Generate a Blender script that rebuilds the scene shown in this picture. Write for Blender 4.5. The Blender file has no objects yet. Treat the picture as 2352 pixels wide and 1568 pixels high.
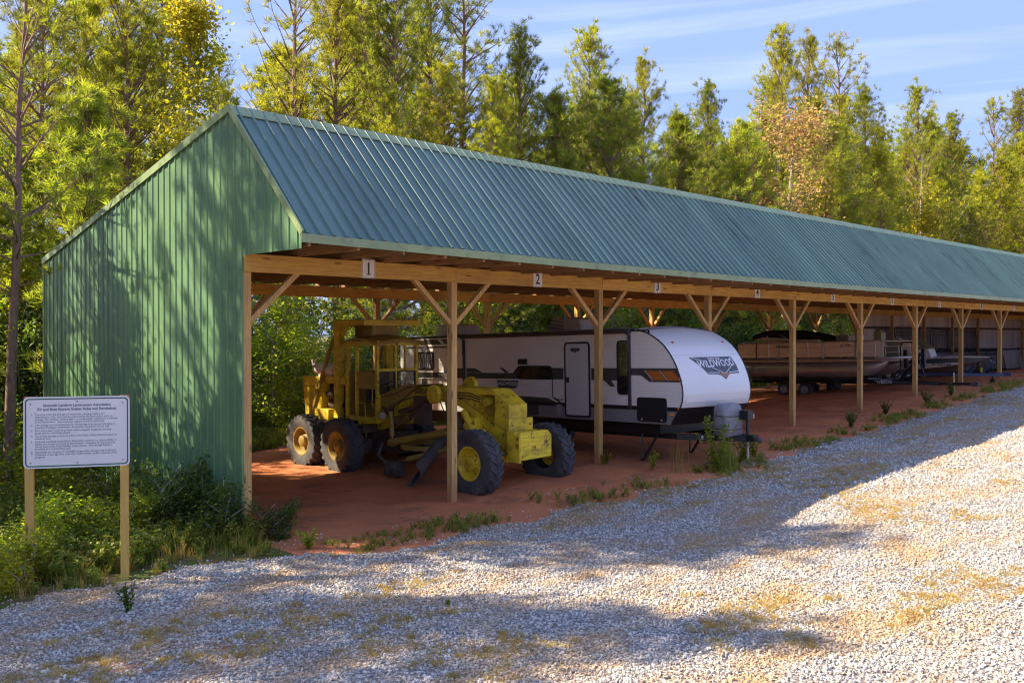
import bpy, math, random
import numpy as np
from mathutils import Vector, Matrix, Euler
from mathutils import noise as mnoise
random.seed(7); RNG=np.random.default_rng(7)
SC=bpy.context.scene; COL=SC.collection
rad=math.radians
# ---------------------------------------------------------------- camera, sky, sun, exposure
cd=bpy.data.cameras.new('camera'); cam=bpy.data.objects.new('camera',cd); COL.objects.link(cam)
TH=math.atan(2174/2153.)
fw=Vector((math.cos(TH),math.sin(TH),-math.tan(math.atan(17/2153.))))
cam.location=(0,0,3.22); cam.rotation_euler=fw.to_track_quat('-Z','Y').to_euler()
cd.sensor_width=36; cd.lens=36*2153/2352.; cd.clip_start=.1; cd.clip_end=3000
SC.camera=cam
SUN=Vector((-.80,.915,1.0)).normalized()          # towards the sun
world=bpy.data.worlds.new('World'); SC.world=world; world.use_nodes=True
nt=world.node_tree; nt.nodes.clear()
def N(nt,t,**k):
    n=nt.nodes.new(t)
    for a,b in k.items():
        if a in('loc',): continue
        setattr(n,a,b)
    return n
out=N(nt,'ShaderNodeOutputWorld'); bg=N(nt,'ShaderNodeBackground'); sky=N(nt,'ShaderNodeTexSky')
sky.sky_type='NISHITA'; sky.sun_disc=False
sky.sun_elevation=math.asin(SUN.z); sky.sun_rotation=math.atan2(SUN.x,SUN.y)
sky.air_density=1.0; sky.dust_density=.6; sky.ozone_density=2.5
tc=N(nt,'ShaderNodeTexCoord'); mp=N(nt,'ShaderNodeMapping'); mp.inputs['Scale'].default_value=(1.1,1.1,16)
mp.inputs['Rotation'].default_value=(rad(3),0,0)
no=N(nt,'ShaderNodeTexNoise'); no.inputs['Scale'].default_value=1.6; no.inputs['Detail'].default_value=7; no.inputs['Roughness'].default_value=.55; no.inputs['Distortion'].default_value=.6
cr=N(nt,'ShaderNodeValToRGB'); cr.color_ramp.elements[0].position=.46; cr.color_ramp.elements[1].position=.70
cr.color_ramp.elements[0].color=(0,0,0,1); cr.color_ramp.elements[1].color=(.75,.75,.75,1)
mx=N(nt,'ShaderNodeMix',data_type='RGBA'); mx.inputs['B'].default_value=(1.75,2.05,2.75,1)
tint=N(nt,'ShaderNodeMix',data_type='RGBA',blend_type='MULTIPLY'); tint.inputs['Factor'].default_value=1; tint.inputs['B'].default_value=(1.10,1.02,1.12,1)
L=nt.links.new
L(tc.outputs['Generated'],mp.inputs['Vector']); L(mp.outputs['Vector'],no.inputs['Vector']); L(no.outputs['Fac'],cr.inputs['Fac'])
L(sky.outputs['Color'],tint.inputs['A']); L(cr.outputs['Color'],mx.inputs['Factor']); veil=N(nt,'ShaderNodeMix',data_type='RGBA'); veil.inputs['Factor'].default_value=.92; veil.inputs['B'].default_value=(.90,1.27,2.6,1); L(tint.outputs['Result'],veil.inputs['A']); L(veil.outputs['Result'],mx.inputs['A']); L(mx.outputs['Result'],bg.inputs['Color']); L(bg.outputs['Background'],out.inputs['Surface'])
bg.inputs['Strength'].default_value=.15
sd=bpy.data.lights.new('sun','SUN'); so=bpy.data.objects.new('sun',sd); COL.objects.link(so)
sd.energy=4.7; sd.angle=rad(.53); sd.color=(1,.85,.62); so.rotation_euler=SUN.to_track_quat('Z','Y').to_euler(); so.location=(0,30,30)
vs=SC.view_settings; vs.view_transform='Standard'; vs.look='None'; vs.gamma=1; vs.use_curve_mapping=False; vs.exposure=1.6
SC.cycles.pixel_filter_type='BLACKMAN_HARRIS'; SC.cycles.filter_width=1.15; SC.cycles.max_bounces=8; SC.cycles.diffuse_bounces=5; SC.cycles.transparent_max_bounces=12

# ---------------------------------------------------------------- helpers
class MB:
    def __init__(s): s.v=[]; s.f=[]; s.mi=[]
    def add(s,vs,fs,mi=0):
        o=len(s.v); s.v+= [tuple(p) for p in vs]; s.f+=[tuple(i+o for i in f) for f in fs]; s.mi+=[mi]*len(fs)
    def box(s,x0,x1,y0,y1,z0,z1,mi=0):
        s.add([(x0,y0,z0),(x1,y0,z0),(x1,y1,z0),(x0,y1,z0),(x0,y0,z1),(x1,y0,z1),(x1,y1,z1),(x0,y1,z1)],
              [(0,3,2,1),(4,5,6,7),(0,1,5,4),(1,2,6,5),(2,3,7,6),(3,0,4,7)],mi); return s
    def beam(s,a,b,w,h,up=(0,0,1),mi=0):
        a=Vector(a);b=Vector(b);d=(b-a).normalized();u=Vector(up)
        if abs(d.dot(u))>.99: u=Vector((0,1,0))
        sx=d.cross(u).normalized()*(w/2); uy=sx.cross(d).normalized()*(h/2)
        P=[a-sx-uy,a+sx-uy,a+sx+uy,a-sx+uy,b-sx-uy,b+sx-uy,b+sx+uy,b-sx+uy]
        s.add(P,[(0,1,2,3),(4,7,6,5),(0,4,5,1),(1,5,6,2),(2,6,7,3),(3,7,4,0)],mi); return s
    def tube(s,pts,r,n=8,cap=True,mi=0):
        pts=[Vector(p) for p in pts]
        if not isinstance(r,(list,tuple)): r=[r]*len(pts)
        V=[];F=[]; u=None
        for i,p in enumerate(pts):
            d=(pts[min(i+1,len(pts)-1)]-pts[max(i-1,0)]).normalized()
            if u is None: u=d.orthogonal().normalized()
            else:
                u=(u-d*u.dot(d)); u=u.normalized() if u.length>1e-6 else d.orthogonal().normalized()
            w=d.cross(u)
            for k in range(n):
                a=2*math.pi*k/n; V.append(p+(u*math.cos(a)+w*math.sin(a))*r[i])
        for i in range(len(pts)-1):
            for k in range(n):
                a=i*n+k;b=i*n+(k+1)%n; F.append((a,b,b+n,a+n))
        if cap: F.append(tuple(range(n-1,-1,-1))); F.append(tuple(range((len(pts)-1)*n,len(pts)*n)))
        s.add(V,F,mi); return s
    def cyl(s,a,b,r,n=16,r2=None,mi=0): return s.tube([a,b],[r,r if r2 is None else r2],n,True,mi)
    def prism(s,poly,mapf,t0,t1,mi=0):
        n=len(poly); V=[mapf(u,v,t0) for u,v in poly]+[mapf(u,v,t1) for u,v in poly]
        F=[tuple(range(n-1,-1,-1)),tuple(range(n,2*n))]+[(i,(i+1)%n,(i+1)%n+n,i+n) for i in range(n)]
        s.add(V,F,mi); return s
    def lathe(s,prof,c,axis,n=32,mi=0):
        c=Vector(c);ax=Vector(axis).normalized();u=ax.orthogonal().normalized();w=ax.cross(u);V=[];F=[]
        for r,h in prof:
            for k in range(n):
                a=2*math.pi*k/n; V.append(c+ax*h+(u*math.cos(a)+w*math.sin(a))*r)
        for i in range(len(prof)-1):
            for k in range(n):
                a=i*n+k;b=i*n+(k+1)%n;F.append((a,b,b+n,a+n))
        s.add(V,F,mi); return s
    def sphere(s,c,r,n=10,m=6,sc=(1,1,1),mi=0):
        c=Vector(c);V=[];F=[]
        for i in range(m+1):
            t=math.pi*i/m
            for k in range(n):
                a=2*math.pi*k/n; V.append((c.x+r*sc[0]*math.sin(t)*math.cos(a),c.y+r*sc[1]*math.sin(t)*math.sin(a),c.z+r*sc[2]*math.cos(t)))
        for i in range(m):
            for k in range(n):
                a=i*n+k;b=i*n+(k+1)%n;F.append((a,a+n,b+n,b))
        s.add(V,F,mi); return s
    def grid(s,P,mi=0):
        r=len(P);c=len(P[0]); V=[p for row in P for p in row]
        s.add(V,[(i*c+j,i*c+j+1,(i+1)*c+j+1,(i+1)*c+j) for i in range(r-1) for j in range(c-1)],mi); return s
def XZ(u,v,t): return (t,u,v)     # poly in (Y,Z), extruded along X
def mesh_of(name,mb,mat,smooth=35):
    me=bpy.data.meshes.new(name); me.from_pydata(mb.v,[],mb.f)
    for m in (mat if isinstance(mat,(list,tuple)) else [mat]): me.materials.append(m)
    if any(mb.mi): me.polygons.foreach_set('material_index',mb.mi)
    if smooth:
        me.polygons.foreach_set('use_smooth',[True]*len(me.polygons)); me.set_sharp_from_angle(angle=rad(smooth))
    me.update(); return me
def put(name,me,parent=None,loc=(0,0,0),rot=None,scale=None):
    o=bpy.data.objects.new(name,me); COL.objects.link(o)
    if parent: o.parent=parent
    o.location=loc
    if rot: o.rotation_euler=rot
    if scale: o.scale=scale
    return o
def link(name,mb,mat,parent=None,world=True,bevel=0,smooth=35,label=None):
    if parent is not None and world:
        p=parent
        off=Vector((0,0,0))
        while p is not None: off+=p.location; p=p.parent
        mb.v=[(a-off.x,b-off.y,c-off.z) for a,b,c in mb.v]
    o=put(name,mesh_of(name,mb,mat,smooth),parent)
    if bevel:
        m=o.modifiers.new('bevel','BEVEL'); m.width=bevel; m.segments=2; m.limit_method='ANGLE'; m.angle_limit=rad(40); m.harden_normals=False
    if label: o['label']=label
    return o
def tag(o,label=None,cat=None,group=None,kind=None):
    if label: o['label']=label
    if cat: o['category']=cat
    if group: o['group']=group
    if kind: o['kind']=kind
    return o
def thing(name,loc,label,cat,group=None,rot=(0,0,0)):
    o=bpy.data.objects.new(name,None); COL.objects.link(o); o.location=loc; o.rotation_euler=rot; o.empty_display_size=.3
    return tag(o,label,cat,group)
def dup_tree(o,parent=None):
    c=o.copy(); COL.objects.link(c)
    if parent: c.parent=parent
    for ch in list(o.children): dup_tree(ch,c)
    return c
def text_mb(s,size,mapf,align='CENTER',bold=0,shear=0,sx=1):
    cu=bpy.data.curves.new('t','FONT'); cu.body=s; cu.size=size; cu.align_x=align; cu.offset=bold; cu.shear=shear; cu.resolution_u=2
    o=bpy.data.objects.new('t',cu); COL.objects.link(o)
    dg=bpy.context.evaluated_depsgraph_get(); dg.update(); me=o.evaluated_get(dg).to_mesh()
    mb=MB(); mb.add([mapf(v.co.x*sx,v.co.y) for v in me.vertices],[tuple(p.vertices) for p in me.polygons])
    o.evaluated_get(dg).to_mesh_clear(); bpy.data.objects.remove(o); bpy.data.curves.remove(cu); return mb
def merge(a,b,mi=0): a.add(b.v,b.f,mi); return a

# ---------------------------------------------------------------- materials
def newmat(name):
    m=bpy.data.materials.new(name); m.use_nodes=True; nt=m.node_tree; b=nt.nodes['Principled BSDF']; return m,nt,b
def noise(nt,scale,stretch=(1,1,1),detail=4,rough=.55,coord='Object',dist=0):
    tc=N(nt,'ShaderNodeTexCoord'); mp=N(nt,'ShaderNodeMapping'); mp.inputs['Scale'].default_value=stretch
    n=N(nt,'ShaderNodeTexNoise'); n.inputs['Scale'].default_value=scale; n.inputs['Detail'].default_value=detail; n.inputs['Roughness'].default_value=rough; n.inputs['Distortion'].default_value=dist
    nt.links.new(tc.outputs[coord],mp.inputs['Vector']); nt.links.new(mp.outputs['Vector'],n.inputs['Vector']); return n
def ramp(nt,src,lo,hi,a=(0,0,0),b=(1,1,1)):
    r=N(nt,'ShaderNodeValToRGB'); r.color_ramp.elements[0].position=lo; r.color_ramp.elements[1].position=hi
    r.color_ramp.elements[0].color=(*a,1); r.color_ramp.elements[1].color=(*b,1); nt.links.new(src,r.inputs['Fac']); return r.outputs['Color']
def mixc(nt,fac,a,b,mode='MIX'):
    m=N(nt,'ShaderNodeMix',data_type='RGBA',blend_type=mode)
    for k,v in(('Factor',fac),('A',a),('B',b)):
        s=m.inputs[k]
        if isinstance(v,(int,float)): s.default_value=v
        elif isinstance(v,tuple): s.default_value=(*v,1)
        else: nt.links.new(v,s)
    return m.outputs['Result']
def bump(nt,b,src,strength,dist=.01):
    n=N(nt,'ShaderNodeBump'); n.inputs['Strength'].default_value=strength; n.inputs['Distance'].default_value=dist
    nt.links.new(src,n.inputs['Height']); nt.links.new(n.outputs['Normal'],b.inputs['Normal'])
def mat(name,col,rough=.6,metal=0,col2=None,ns=3,st=(1,1,1),lo=.35,hi=.65,bmp=0,bs=60,dirt=None,dl=.55,dh=.7,ds=2,dst=(1,1,1),coat=0,spec=.5):
    m,nt,b=newmat(name); b.inputs['Roughness'].default_value=rough; b.inputs['Metallic'].default_value=metal; b.inputs['Specular IOR Level'].default_value=spec
    b.inputs['Coat Weight'].default_value=coat
    c=None
    if col2: c=mixc(nt,ramp(nt,noise(nt,ns,st).outputs['Fac'],lo,hi),col,col2)
    if dirt:
        c=mixc(nt,ramp(nt,noise(nt,ds,dst,6,.65).outputs['Fac'],dl,dh),c if c else col,dirt)
    if c: nt.links.new(c,b.inputs['Base Color'])
    else: b.inputs['Base Color'].default_value=(*col,1)
    if bmp: bump(nt,b,noise(nt,bs,st,3).outputs['Fac'],bmp,.004)
    return m
def wood(name,st,base=(.50,.30,.10),dark=(.26,.14,.05),stain=(.16,.09,.045)):
    m,nt,b=newmat(name); b.inputs['Roughness'].default_value=.75
    g=noise(nt,2.2,st,6,.65,dist=.4); c=mixc(nt,ramp(nt,g.outputs['Fac'],.38,.64),base,dark)
    pt=noise(nt,.9,(1,1,1),3); c=mixc(nt,ramp(nt,pt.outputs['Fac'],.52,.75,(0,0,0),(.6,.6,.6)),c,stain)
    tc=N(nt,'ShaderNodeTexCoord'); mp=N(nt,'ShaderNodeMapping'); mp.inputs['Scale'].default_value=[{1:1.6,}.get(k,7.0) for k in st]
    vo=N(nt,'ShaderNodeTexVoronoi'); vo.inputs['Scale'].default_value=1.0
    nt.links.new(tc.outputs['Object'],mp.inputs['Vector']); nt.links.new(mp.outputs['Vector'],vo.inputs['Vector'])
    c=mixc(nt,ramp(nt,vo.outputs['Distance'],.09,.17,(.75,.75,.75),(0,0,0)),c,(.10,.045,.02))
    oi=N(nt,'ShaderNodeObjectInfo'); v=N(nt,'ShaderNodeMapRange'); v.inputs['To Min'].default_value=.82; v.inputs['To Max'].default_value=1.12
    nt.links.new(oi.outputs['Random'],v.inputs['Value']); c=mixc(nt,1.0,c,v.outputs['Result'],'MULTIPLY')
    nt.links.new(c,b.inputs['Base Color']); bump(nt,b,g.outputs['Fac'],.5,.006); return m
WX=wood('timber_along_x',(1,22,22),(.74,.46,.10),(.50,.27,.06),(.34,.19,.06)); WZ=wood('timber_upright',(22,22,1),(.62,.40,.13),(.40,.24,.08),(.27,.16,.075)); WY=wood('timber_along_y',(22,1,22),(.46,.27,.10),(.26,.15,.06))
WSIGN=wood('sign_post_timber',(22,22,1),(.62,.40,.09),(.50,.30,.07),(.42,.24,.06))
def splash(m,col,hi=.5,slope=.036):
    # clay splashed on to the foot of walls and posts (height above the sloping ground, with a ragged edge)
    nt=m.node_tree; b=nt.nodes['Principled BSDF']; src=b.inputs['Base Color'].links[0].from_socket
    tc=N(nt,'ShaderNodeTexCoord'); sx=N(nt,'ShaderNodeSeparateXYZ'); nt.links.new(tc.outputs['Object'],sx.inputs[0])
    a=N(nt,'ShaderNodeMath',operation='MULTIPLY_ADD'); a.inputs[1].default_value=-slope; nt.links.new(sx.outputs['X'],a.inputs[0]); nt.links.new(sx.outputs['Z'],a.inputs[2])
    n=noise(nt,3,(1,1,.6),5,.7); c=N(nt,'ShaderNodeMath',operation='MULTIPLY_ADD'); c.inputs[1].default_value=-.9; nt.links.new(n.outputs['Fac'],c.inputs[0]); nt.links.new(a.outputs[0],c.inputs[2])
    f=ramp(nt,c.outputs[0],0,hi,(.75,.75,.75),(0,0,0)); f.node.color_ramp.elements[0].position=0; mr=N(nt,'ShaderNodeMath',operation='ADD'); mr.inputs[1].default_value=.45; nt.links.new(c.outputs[0],mr.inputs[0]); nt.links.new(mr.outputs[0],f.node.inputs['Fac'])
    nt.links.new(mixc(nt,f,src,col),b.inputs['Base Color'])
splash(WZ,(.42,.17,.07),.55)
def leafmat(name,cols,trans=.52,tcol=1.95):
    m,nt,b=newmat(name); nt.nodes.remove(b); out=nt.nodes['Material Output']
    at=N(nt,'ShaderNodeAttribute'); at.attribute_name='tint'
    r=N(nt,'ShaderNodeValToRGB'); el=r.color_ramp.elements
    while len(el)<len(cols): el.new(.5)
    for i,c in enumerate(cols): el[i].position=i/(len(cols)-1); el[i].color=(*c,1)
    nt.links.new(at.outputs['Fac'],r.inputs['Fac'])
    oi=N(nt,'ShaderNodeObjectInfo'); hs=N(nt,'ShaderNodeHueSaturation')
    a=N(nt,'ShaderNodeMapRange'); a.inputs['To Min'].default_value=.485; a.inputs['To Max'].default_value=.515; nt.links.new(oi.outputs['Random'],a.inputs['Value']); nt.links.new(a.outputs['Result'],hs.inputs['Hue'])
    a2=N(nt,'ShaderNodeMapRange'); a2.inputs['To Min'].default_value=.72; a2.inputs['To Max'].default_value=1.15
    ml=N(nt,'ShaderNodeMath',operation='MULTIPLY'); ml.inputs[1].default_value=7.31; fr=N(nt,'ShaderNodeMath',operation='FRACT')
    nt.links.new(oi.outputs['Random'],ml.inputs[0]); nt.links.new(ml.outputs[0],fr.inputs[0]); nt.links.new(fr.outputs[0],a2.inputs['Value']); nt.links.new(a2.outputs['Result'],hs.inputs['Value'])
    nt.links.new(r.outputs['Color'],hs.inputs['Color'])
    d=N(nt,'ShaderNodeBsdfPrincipled'); d.inputs['Roughness'].default_value=.5; d.inputs['Specular IOR Level'].default_value=.35; nt.links.new(hs.outputs['Color'],d.inputs['Base Color'])
    t=N(nt,'ShaderNodeBsdfTranslucent'); tc=mixc(nt,1.0,hs.outputs['Color'],(tcol,tcol*1.02,tcol*.55),'MULTIPLY'); nt.links.new(tc,t.inputs['Color'])
    mx=N(nt,'ShaderNodeMixShader'); mx.inputs[0].default_value=trans
    nt.links.new(d.outputs[0],mx.inputs[1]); nt.links.new(t.outputs[0],mx.inputs[2]); nt.links.new(mx.outputs[0],out.inputs['Surface']); return m
PINE=leafmat('pine_needles',[(.08,.10,.012),(.25,.265,.02),(.38,.36,.03)])
PINE2=leafmat('young_pine_needles',[(.10,.135,.018),(.23,.27,.028),(.35,.35,.045)])
YELLOW=leafmat('yellow_leaves',[(.17,.20,.02),(.34,.33,.025),(.50,.37,.02)])
RUSSET=leafmat('russet_leaves',[(.17,.085,.06),(.31,.17,.11),(.22,.20,.05)])
GREEN=leafmat('broad_leaves',[(.08,.12,.014),(.24,.30,.022),(.48,.42,.03)])
DARKG=leafmat('shrub_leaves',[(.04,.07,.02),(.09,.14,.03),(.20,.24,.04)])
GRASS=leafmat('grass_blades',[(.10,.15,.02),(.22,.27,.03),(.38,.32,.08)],.35)
DRYG=leafmat('dry_grass_blades',[(.36,.23,.07),(.52,.35,.11),(.26,.23,.04)],.35)
BARK=mat('pine_bark',(.16,.10,.07),.9,col2=(.27,.17,.12),ns=5,st=(3,3,1),bmp=.8,bs=18)
GBARK=mat('grey_bark',(.28,.24,.20),.9,col2=(.38,.33,.28),ns=6,st=(3,3,1),bmp=.5,bs=20)
# ---------------------------------------------------------------- ground
GX=[-60,-30,7,9.5,11.6,15.9,20,24.4,28.7,33,37,41.5,50,67,120]; GZ=[-.5,-.3,0,0,.05,.36,.47,.6,.81,1.05,1.25,1.4,1.6,1.8,2.4]
def sm(t): t=min(1,max(0,t)); return t*t*(3-2*t)
def gh(X,Y):
    z=float(np.interp(X,GX,GZ)); d=float(np.interp(X,[12,20,34,48,67,120],[0,.1,.35,.8,1.15,1.2]))
    z-=d*sm((Y-13.5)/7.5)
    z+=.25*sm((Y-24)/6)*0.5
    return z
def gnoise(X,Y,amp=.03): return amp*(mnoise.noise(Vector((X*.7,Y*.7,3.1)))+.5*mnoise.noise(Vector((X*2.3,Y*2.3,1.1))))
def axis_pts(segs):
    o=[]
    for a,b,n in segs: o+=list(np.linspace(a,b,n,endpoint=False))
    return o+[segs[-1][1]]
EDX=[-20,0,3.5,5,6.5,7.4,9,10.5,12,14.6,17.4,21,30,38,80]; EDY=[12.2,12.2,12.1,12.2,12.4,11.8,11.1,11.3,11.2,10.6,10.4,11.0,11.3,11.5,11.8]
def edge(X): return float(np.interp(X,EDX,EDY))+.22*mnoise.noise(Vector((X*.9,0,0)))+.15*mnoise.noise(Vector((X*2.7,0,5)))
# clay-and-soil sheet
def ground_material():
    m,nt,b=newmat('red_clay_and_soil'); b.inputs['Roughness'].default_value=.95; b.inputs['Specular IOR Level'].default_value=.15
    n1=noise(nt,.8,(1,1,1),6,.6); n2=noise(nt,9,(1,1,1),5,.6)
    clay=mixc(nt,ramp(nt,n1.outputs['Fac'],.4,.62),(.66,.235,.10),(.52,.175,.08))
    clay=mixc(nt,ramp(nt,n2.outputs['Fac'],.5,.75,(0,0,0),(.55,.55,.55)),clay,(.42,.17,.08))
    clay=mixc(nt,ramp(nt,noise(nt,.9,(1,1,1),8,.75).outputs['Fac'],.54,.62,(0,0,0),(.6,.6,.6)),clay,(.26,.11,.06)); clay=mixc(nt,ramp(nt,noise(nt,30,(1,1,1),4,.7).outputs['Fac'],.62,.70,(0,0,0),(.7,.7,.7)),clay,(.20,.12,.08))
    soil=mixc(nt,ramp(nt,noise(nt,2.2,(1,1,1),6,.65).outputs['Fac'],.42,.6),(.13,.10,.04),(.09,.13,.03))
    soil=mixc(nt,ramp(nt,noise(nt,5,(1,1,1),6,.7).outputs['Fac'],.5,.62),soil,(.22,.13,.06))
    at=N(nt,'ShaderNodeAttribute'); at.attribute_name='soil'
    ad=N(nt,'ShaderNodeMath',operation='ADD'); nt.links.new(at.outputs['Fac'],ad.inputs[0])
    s=N(nt,'ShaderNodeMath',operation='MULTIPLY_ADD'); s.inputs[1].default_value=.9; s.inputs[2].default_value=-.45; nt.links.new(noise(nt,1.7,(1,1,1),6,.65).outputs['Fac'],s.inputs[0]); nt.links.new(s.outputs[0],ad.inputs[1])
    c=mixc(nt,ramp(nt,ad.outputs[0],.42,.58),clay,soil); nt.links.new(c,b.inputs['Base Color'])
    bump(nt,b,noise(nt,14,(1,1,1),8,.7).outputs['Fac'],.9,.03); return m
xs=axis_pts([(-400,-60,8),(-60,0,20),(0,40,160),(40,80,60),(80,140,15),(140,600,10)]); ys=axis_pts([(-400,-20,8),(-20,2,12),(2,26,96),(26,60,25),(60,600,12)])
P=[[(x,y,gh(x,y)+(gnoise(x,y,.035) if -5<x<60 and 0<y<40 else 0)) for x in xs] for y in ys]
mb=MB(); mb.grid(P); me=mesh_of('ground',mb,ground_material(),smooth=80)
at=me.attributes.new('soil','FLOAT','POINT')
def soilmask(x,y):
    if y<edge(x)-.5: return .45
    if x<7.3: return 1.0
    inside=sm((y-22.0)/1.0)
    return max(inside, .0)
at.data.foreach_set('value',[soilmask(p[0],p[1]) for r in P for p in r])
g=put('ground',me); tag(g,kind='structure')
# gravel sheet
def gravel_material():
    m,nt,b=newmat('crushed_granite_gravel'); b.inputs['Roughness'].default_value=.9; b.inputs['Specular IOR Level'].default_value=.25
    tc=N(nt,'ShaderNodeTexCoord'); vo=N(nt,'ShaderNodeTexVoronoi'); vo.inputs['Scale'].default_value=24; nt.links.new(tc.outputs['Object'],vo.inputs['Vector'])
    sp=N(nt,'ShaderNodeSeparateColor'); nt.links.new(vo.outputs['Color'],sp.inputs[0])
    c=ramp(nt,sp.outputs[0],0,1,(.27,.26,.25),(.68,.64,.60))
    c=mixc(nt,ramp(nt,vo.outputs['Distance'],.25,.62,(0,0,0),(.8,.8,.8)),c,(.13,.10,.08))
    c=mixc(nt,ramp(nt,noise(nt,.55,(1,2.2,1),6,.7).outputs['Fac'],.46,.64,(0,0,0),(.8,.8,.8)),c,(.36,.22,.09))
    c=mixc(nt,ramp(nt,noise(nt,.35,(1,1,1),5,.7).outputs['Fac'],.62,.70,(0,0,0),(.8,.8,.8)),c,(.36,.15,.08))
    nt.links.new(c,b.inputs['Base Color'])
    iv=N(nt,'ShaderNodeMath',operation='MULTIPLY'); iv.inputs[1].default_value=-1; nt.links.new(vo.outputs['Distance'],iv.inputs[0]); bump(nt,b,iv.outputs[0],1.0,.03); return m
GRM=gravel_material()
xs=axis_pts([(-40,0,20),(0,42,220),(42,95,80)]); ys=axis_pts([(-25,2,14),(2,9.5,40),(9.5,13,44)])
def gravel_z(x,y):
    d=edge(x)-y+.35*mnoise.noise(Vector((x*1.3,y*1.3,9)))+.12*mnoise.noise(Vector((x*4,y*4,2)))
    return gh(x,y)+(gnoise(x,y,.035) if 0<y else 0)+.004+.05*sm(d/.7)-.06*(1-sm((d+.25)/.3)), d
mb=MB(); mb.grid([[(x,y,gravel_z(x,y)[0]) for x in xs] for y in ys])
o=link('gravel_lot',mb,GRM,smooth=80); tag(o,kind='structure')

# ---------------------------------------------------------------- scatter (instances on points)
def scatter(name,pts,rots,scl,idx,srcs,kind='stuff',**k):
    c=bpy.data.collections.new(name+'_sources')
    for i,s in enumerate(srcs):
        s.name='%s_source_%02d'%(name,i); c.objects.link(s)
    me=bpy.data.meshes.new(name); me.from_pydata([tuple(p) for p in pts],[],[])
    a=me.attributes.new('rot','FLOAT_VECTOR','POINT'); a.data.foreach_set('vector',np.asarray(rots,dtype=np.float32).ravel())
    a=me.attributes.new('scl','FLOAT','POINT'); a.data.foreach_set('value',np.asarray(scl,dtype=np.float32))
    a=me.attributes.new('idx','INT','POINT'); a.data.foreach_set('value',np.asarray(idx,dtype=np.int32))
    o=put(name,me); ng=bpy.data.node_groups.new(name,'GeometryNodeTree')
    ng.interface.new_socket('Geometry',in_out='INPUT',socket_type='NodeSocketGeometry'); ng.interface.new_socket('Geometry',in_out='OUTPUT',socket_type='NodeSocketGeometry')
    gi=ng.nodes.new('NodeGroupInput'); go=ng.nodes.new('NodeGroupOutput'); ip=ng.nodes.new('GeometryNodeInstanceOnPoints')
    ci=ng.nodes.new('GeometryNodeCollectionInfo'); ci.inputs['Collection'].default_value=c; ci.inputs['Separate Children'].default_value=True; ci.inputs['Reset Children'].default_value=True
    def na(n,t):
        x=ng.nodes.new('GeometryNodeInputNamedAttribute'); x.data_type=t; x.inputs['Name'].default_value=n; return x.outputs[0]
    ip.inputs['Pick Instance'].default_value=True
    ng.links.new(gi.outputs[0],ip.inputs['Points']); ng.links.new(ci.outputs[0],ip.inputs['Instance']); ng.links.new(na('idx','INT'),ip.inputs['Instance Index'])
    ng.links.new(na('rot','FLOAT_VECTOR'),ip.inputs['Rotation']); ng.links.new(na('scl','FLOAT'),ip.inputs['Scale']); ng.links.new(ip.outputs[0],go.inputs[0])
    md=o.modifiers.new('scatter','NODES'); md.node_group=ng; tag(o,kind=kind,**k); return o
def unlinked(me): return bpy.data.objects.new('src',me)
# stones
def stone_material():
    m,nt,b=newmat('gravel_stone'); b.inputs['Roughness'].default_value=.85; b.inputs['Specular IOR Level'].default_value=.3
    oi=N(nt,'ShaderNodeObjectInfo'); r=N(nt,'ShaderNodeValToRGB'); el=r.color_ramp.elements
    for p,c in((.3,(.36,.345,.325)),(.6,(.52,.495,.46)),(.85,(.69,.65,.59))): el.new(p).color=(*c,1)
    el[0].position=0; el[0].color=(.24,.23,.23,1); el[-1].position=1; el[-1].color=(.50,.34,.22,1)
    nt.links.new(oi.outputs['Random'],r.inputs['Fac'])
    ge=N(nt,'ShaderNodeNewGeometry'); n=N(nt,'ShaderNodeTexNoise'); n.inputs['Scale'].default_value=.55; n.inputs['Detail'].default_value=6; n.inputs['Roughness'].default_value=.7; mp=N(nt,'ShaderNodeMapping'); mp.inputs['Scale'].default_value=(1,2.2,1)
    nt.links.new(ge.outputs['Position'],mp.inputs['Vector']); nt.links.new(mp.outputs['Vector'],n.inputs['Vector'])
    c=mixc(nt,ramp(nt,n.outputs['Fac'],.44,.64,(0,0,0),(.75,.75,.75)),r.outputs['Color'],(.46,.29,.13))
    nt.links.new(c,b.inputs['Base Color']); return m
STM=stone_material(); srcs=[]
for k in range(5):
    import bmesh
    bm=bmesh.new(); bmesh.ops.create_icosphere(bm,subdivisions=1,radius=1)
    q=random.Random(k); s=(q.uniform(.8,1.15),q.uniform(.6,.9),q.uniform(.42,.65))
    for v in bm.verts: v.co=Vector((v.co.x*s[0],v.co.y*s[1],v.co.z*s[2]))*q.uniform(.75,1.15)
    me=bpy.data.meshes.new('stone'); bm.to_mesh(me); bm.free(); me.materials.append(STM); srcs.append(unlinked(me))
pts=[];scl=[]
cth,sth=math.cos(TH),math.sin(TH)
def bare(x,y):
    return mnoise.fractal(Vector((x*.42,y*.95,4.4)),1.0,2.0,5)
for z0,z1,den in((7.8,12.5,820),(12.5,17,540),(17,24,280),(24,34,100)):
    n=int((z1*z1-z0*z0)*.56*den)
    z=np.sqrt(RNG.uniform(z0*z0,z1*z1,n)); t=RNG.uniform(-.575,.575,n); x=z*t
    X=z*cth+x*sth; Y=z*sth-x*cth
    for a,b in zip(X,Y):
        if b>12.9: continue
        gz,d=gravel_z(a,b)
        if d<RNG.uniform(-.35,.25) and not (d>-1.4 and random.random()<.035): continue
        if d<-.2: gz=gh(a,b)+gnoise(a,b,.035)
        bb=bare(a,b)
        if bb>.30 and random.random()<min(.8,(bb-.30)*5): continue
        pts.append((a,b,gz+RNG.uniform(-.008,.012))); scl.append(float(RNG.choice([RNG.uniform(.010,.020),RNG.uniform(.018,.031)],p=[.6,.4]))*(1.0 if z1<20 else 1.35))
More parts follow.
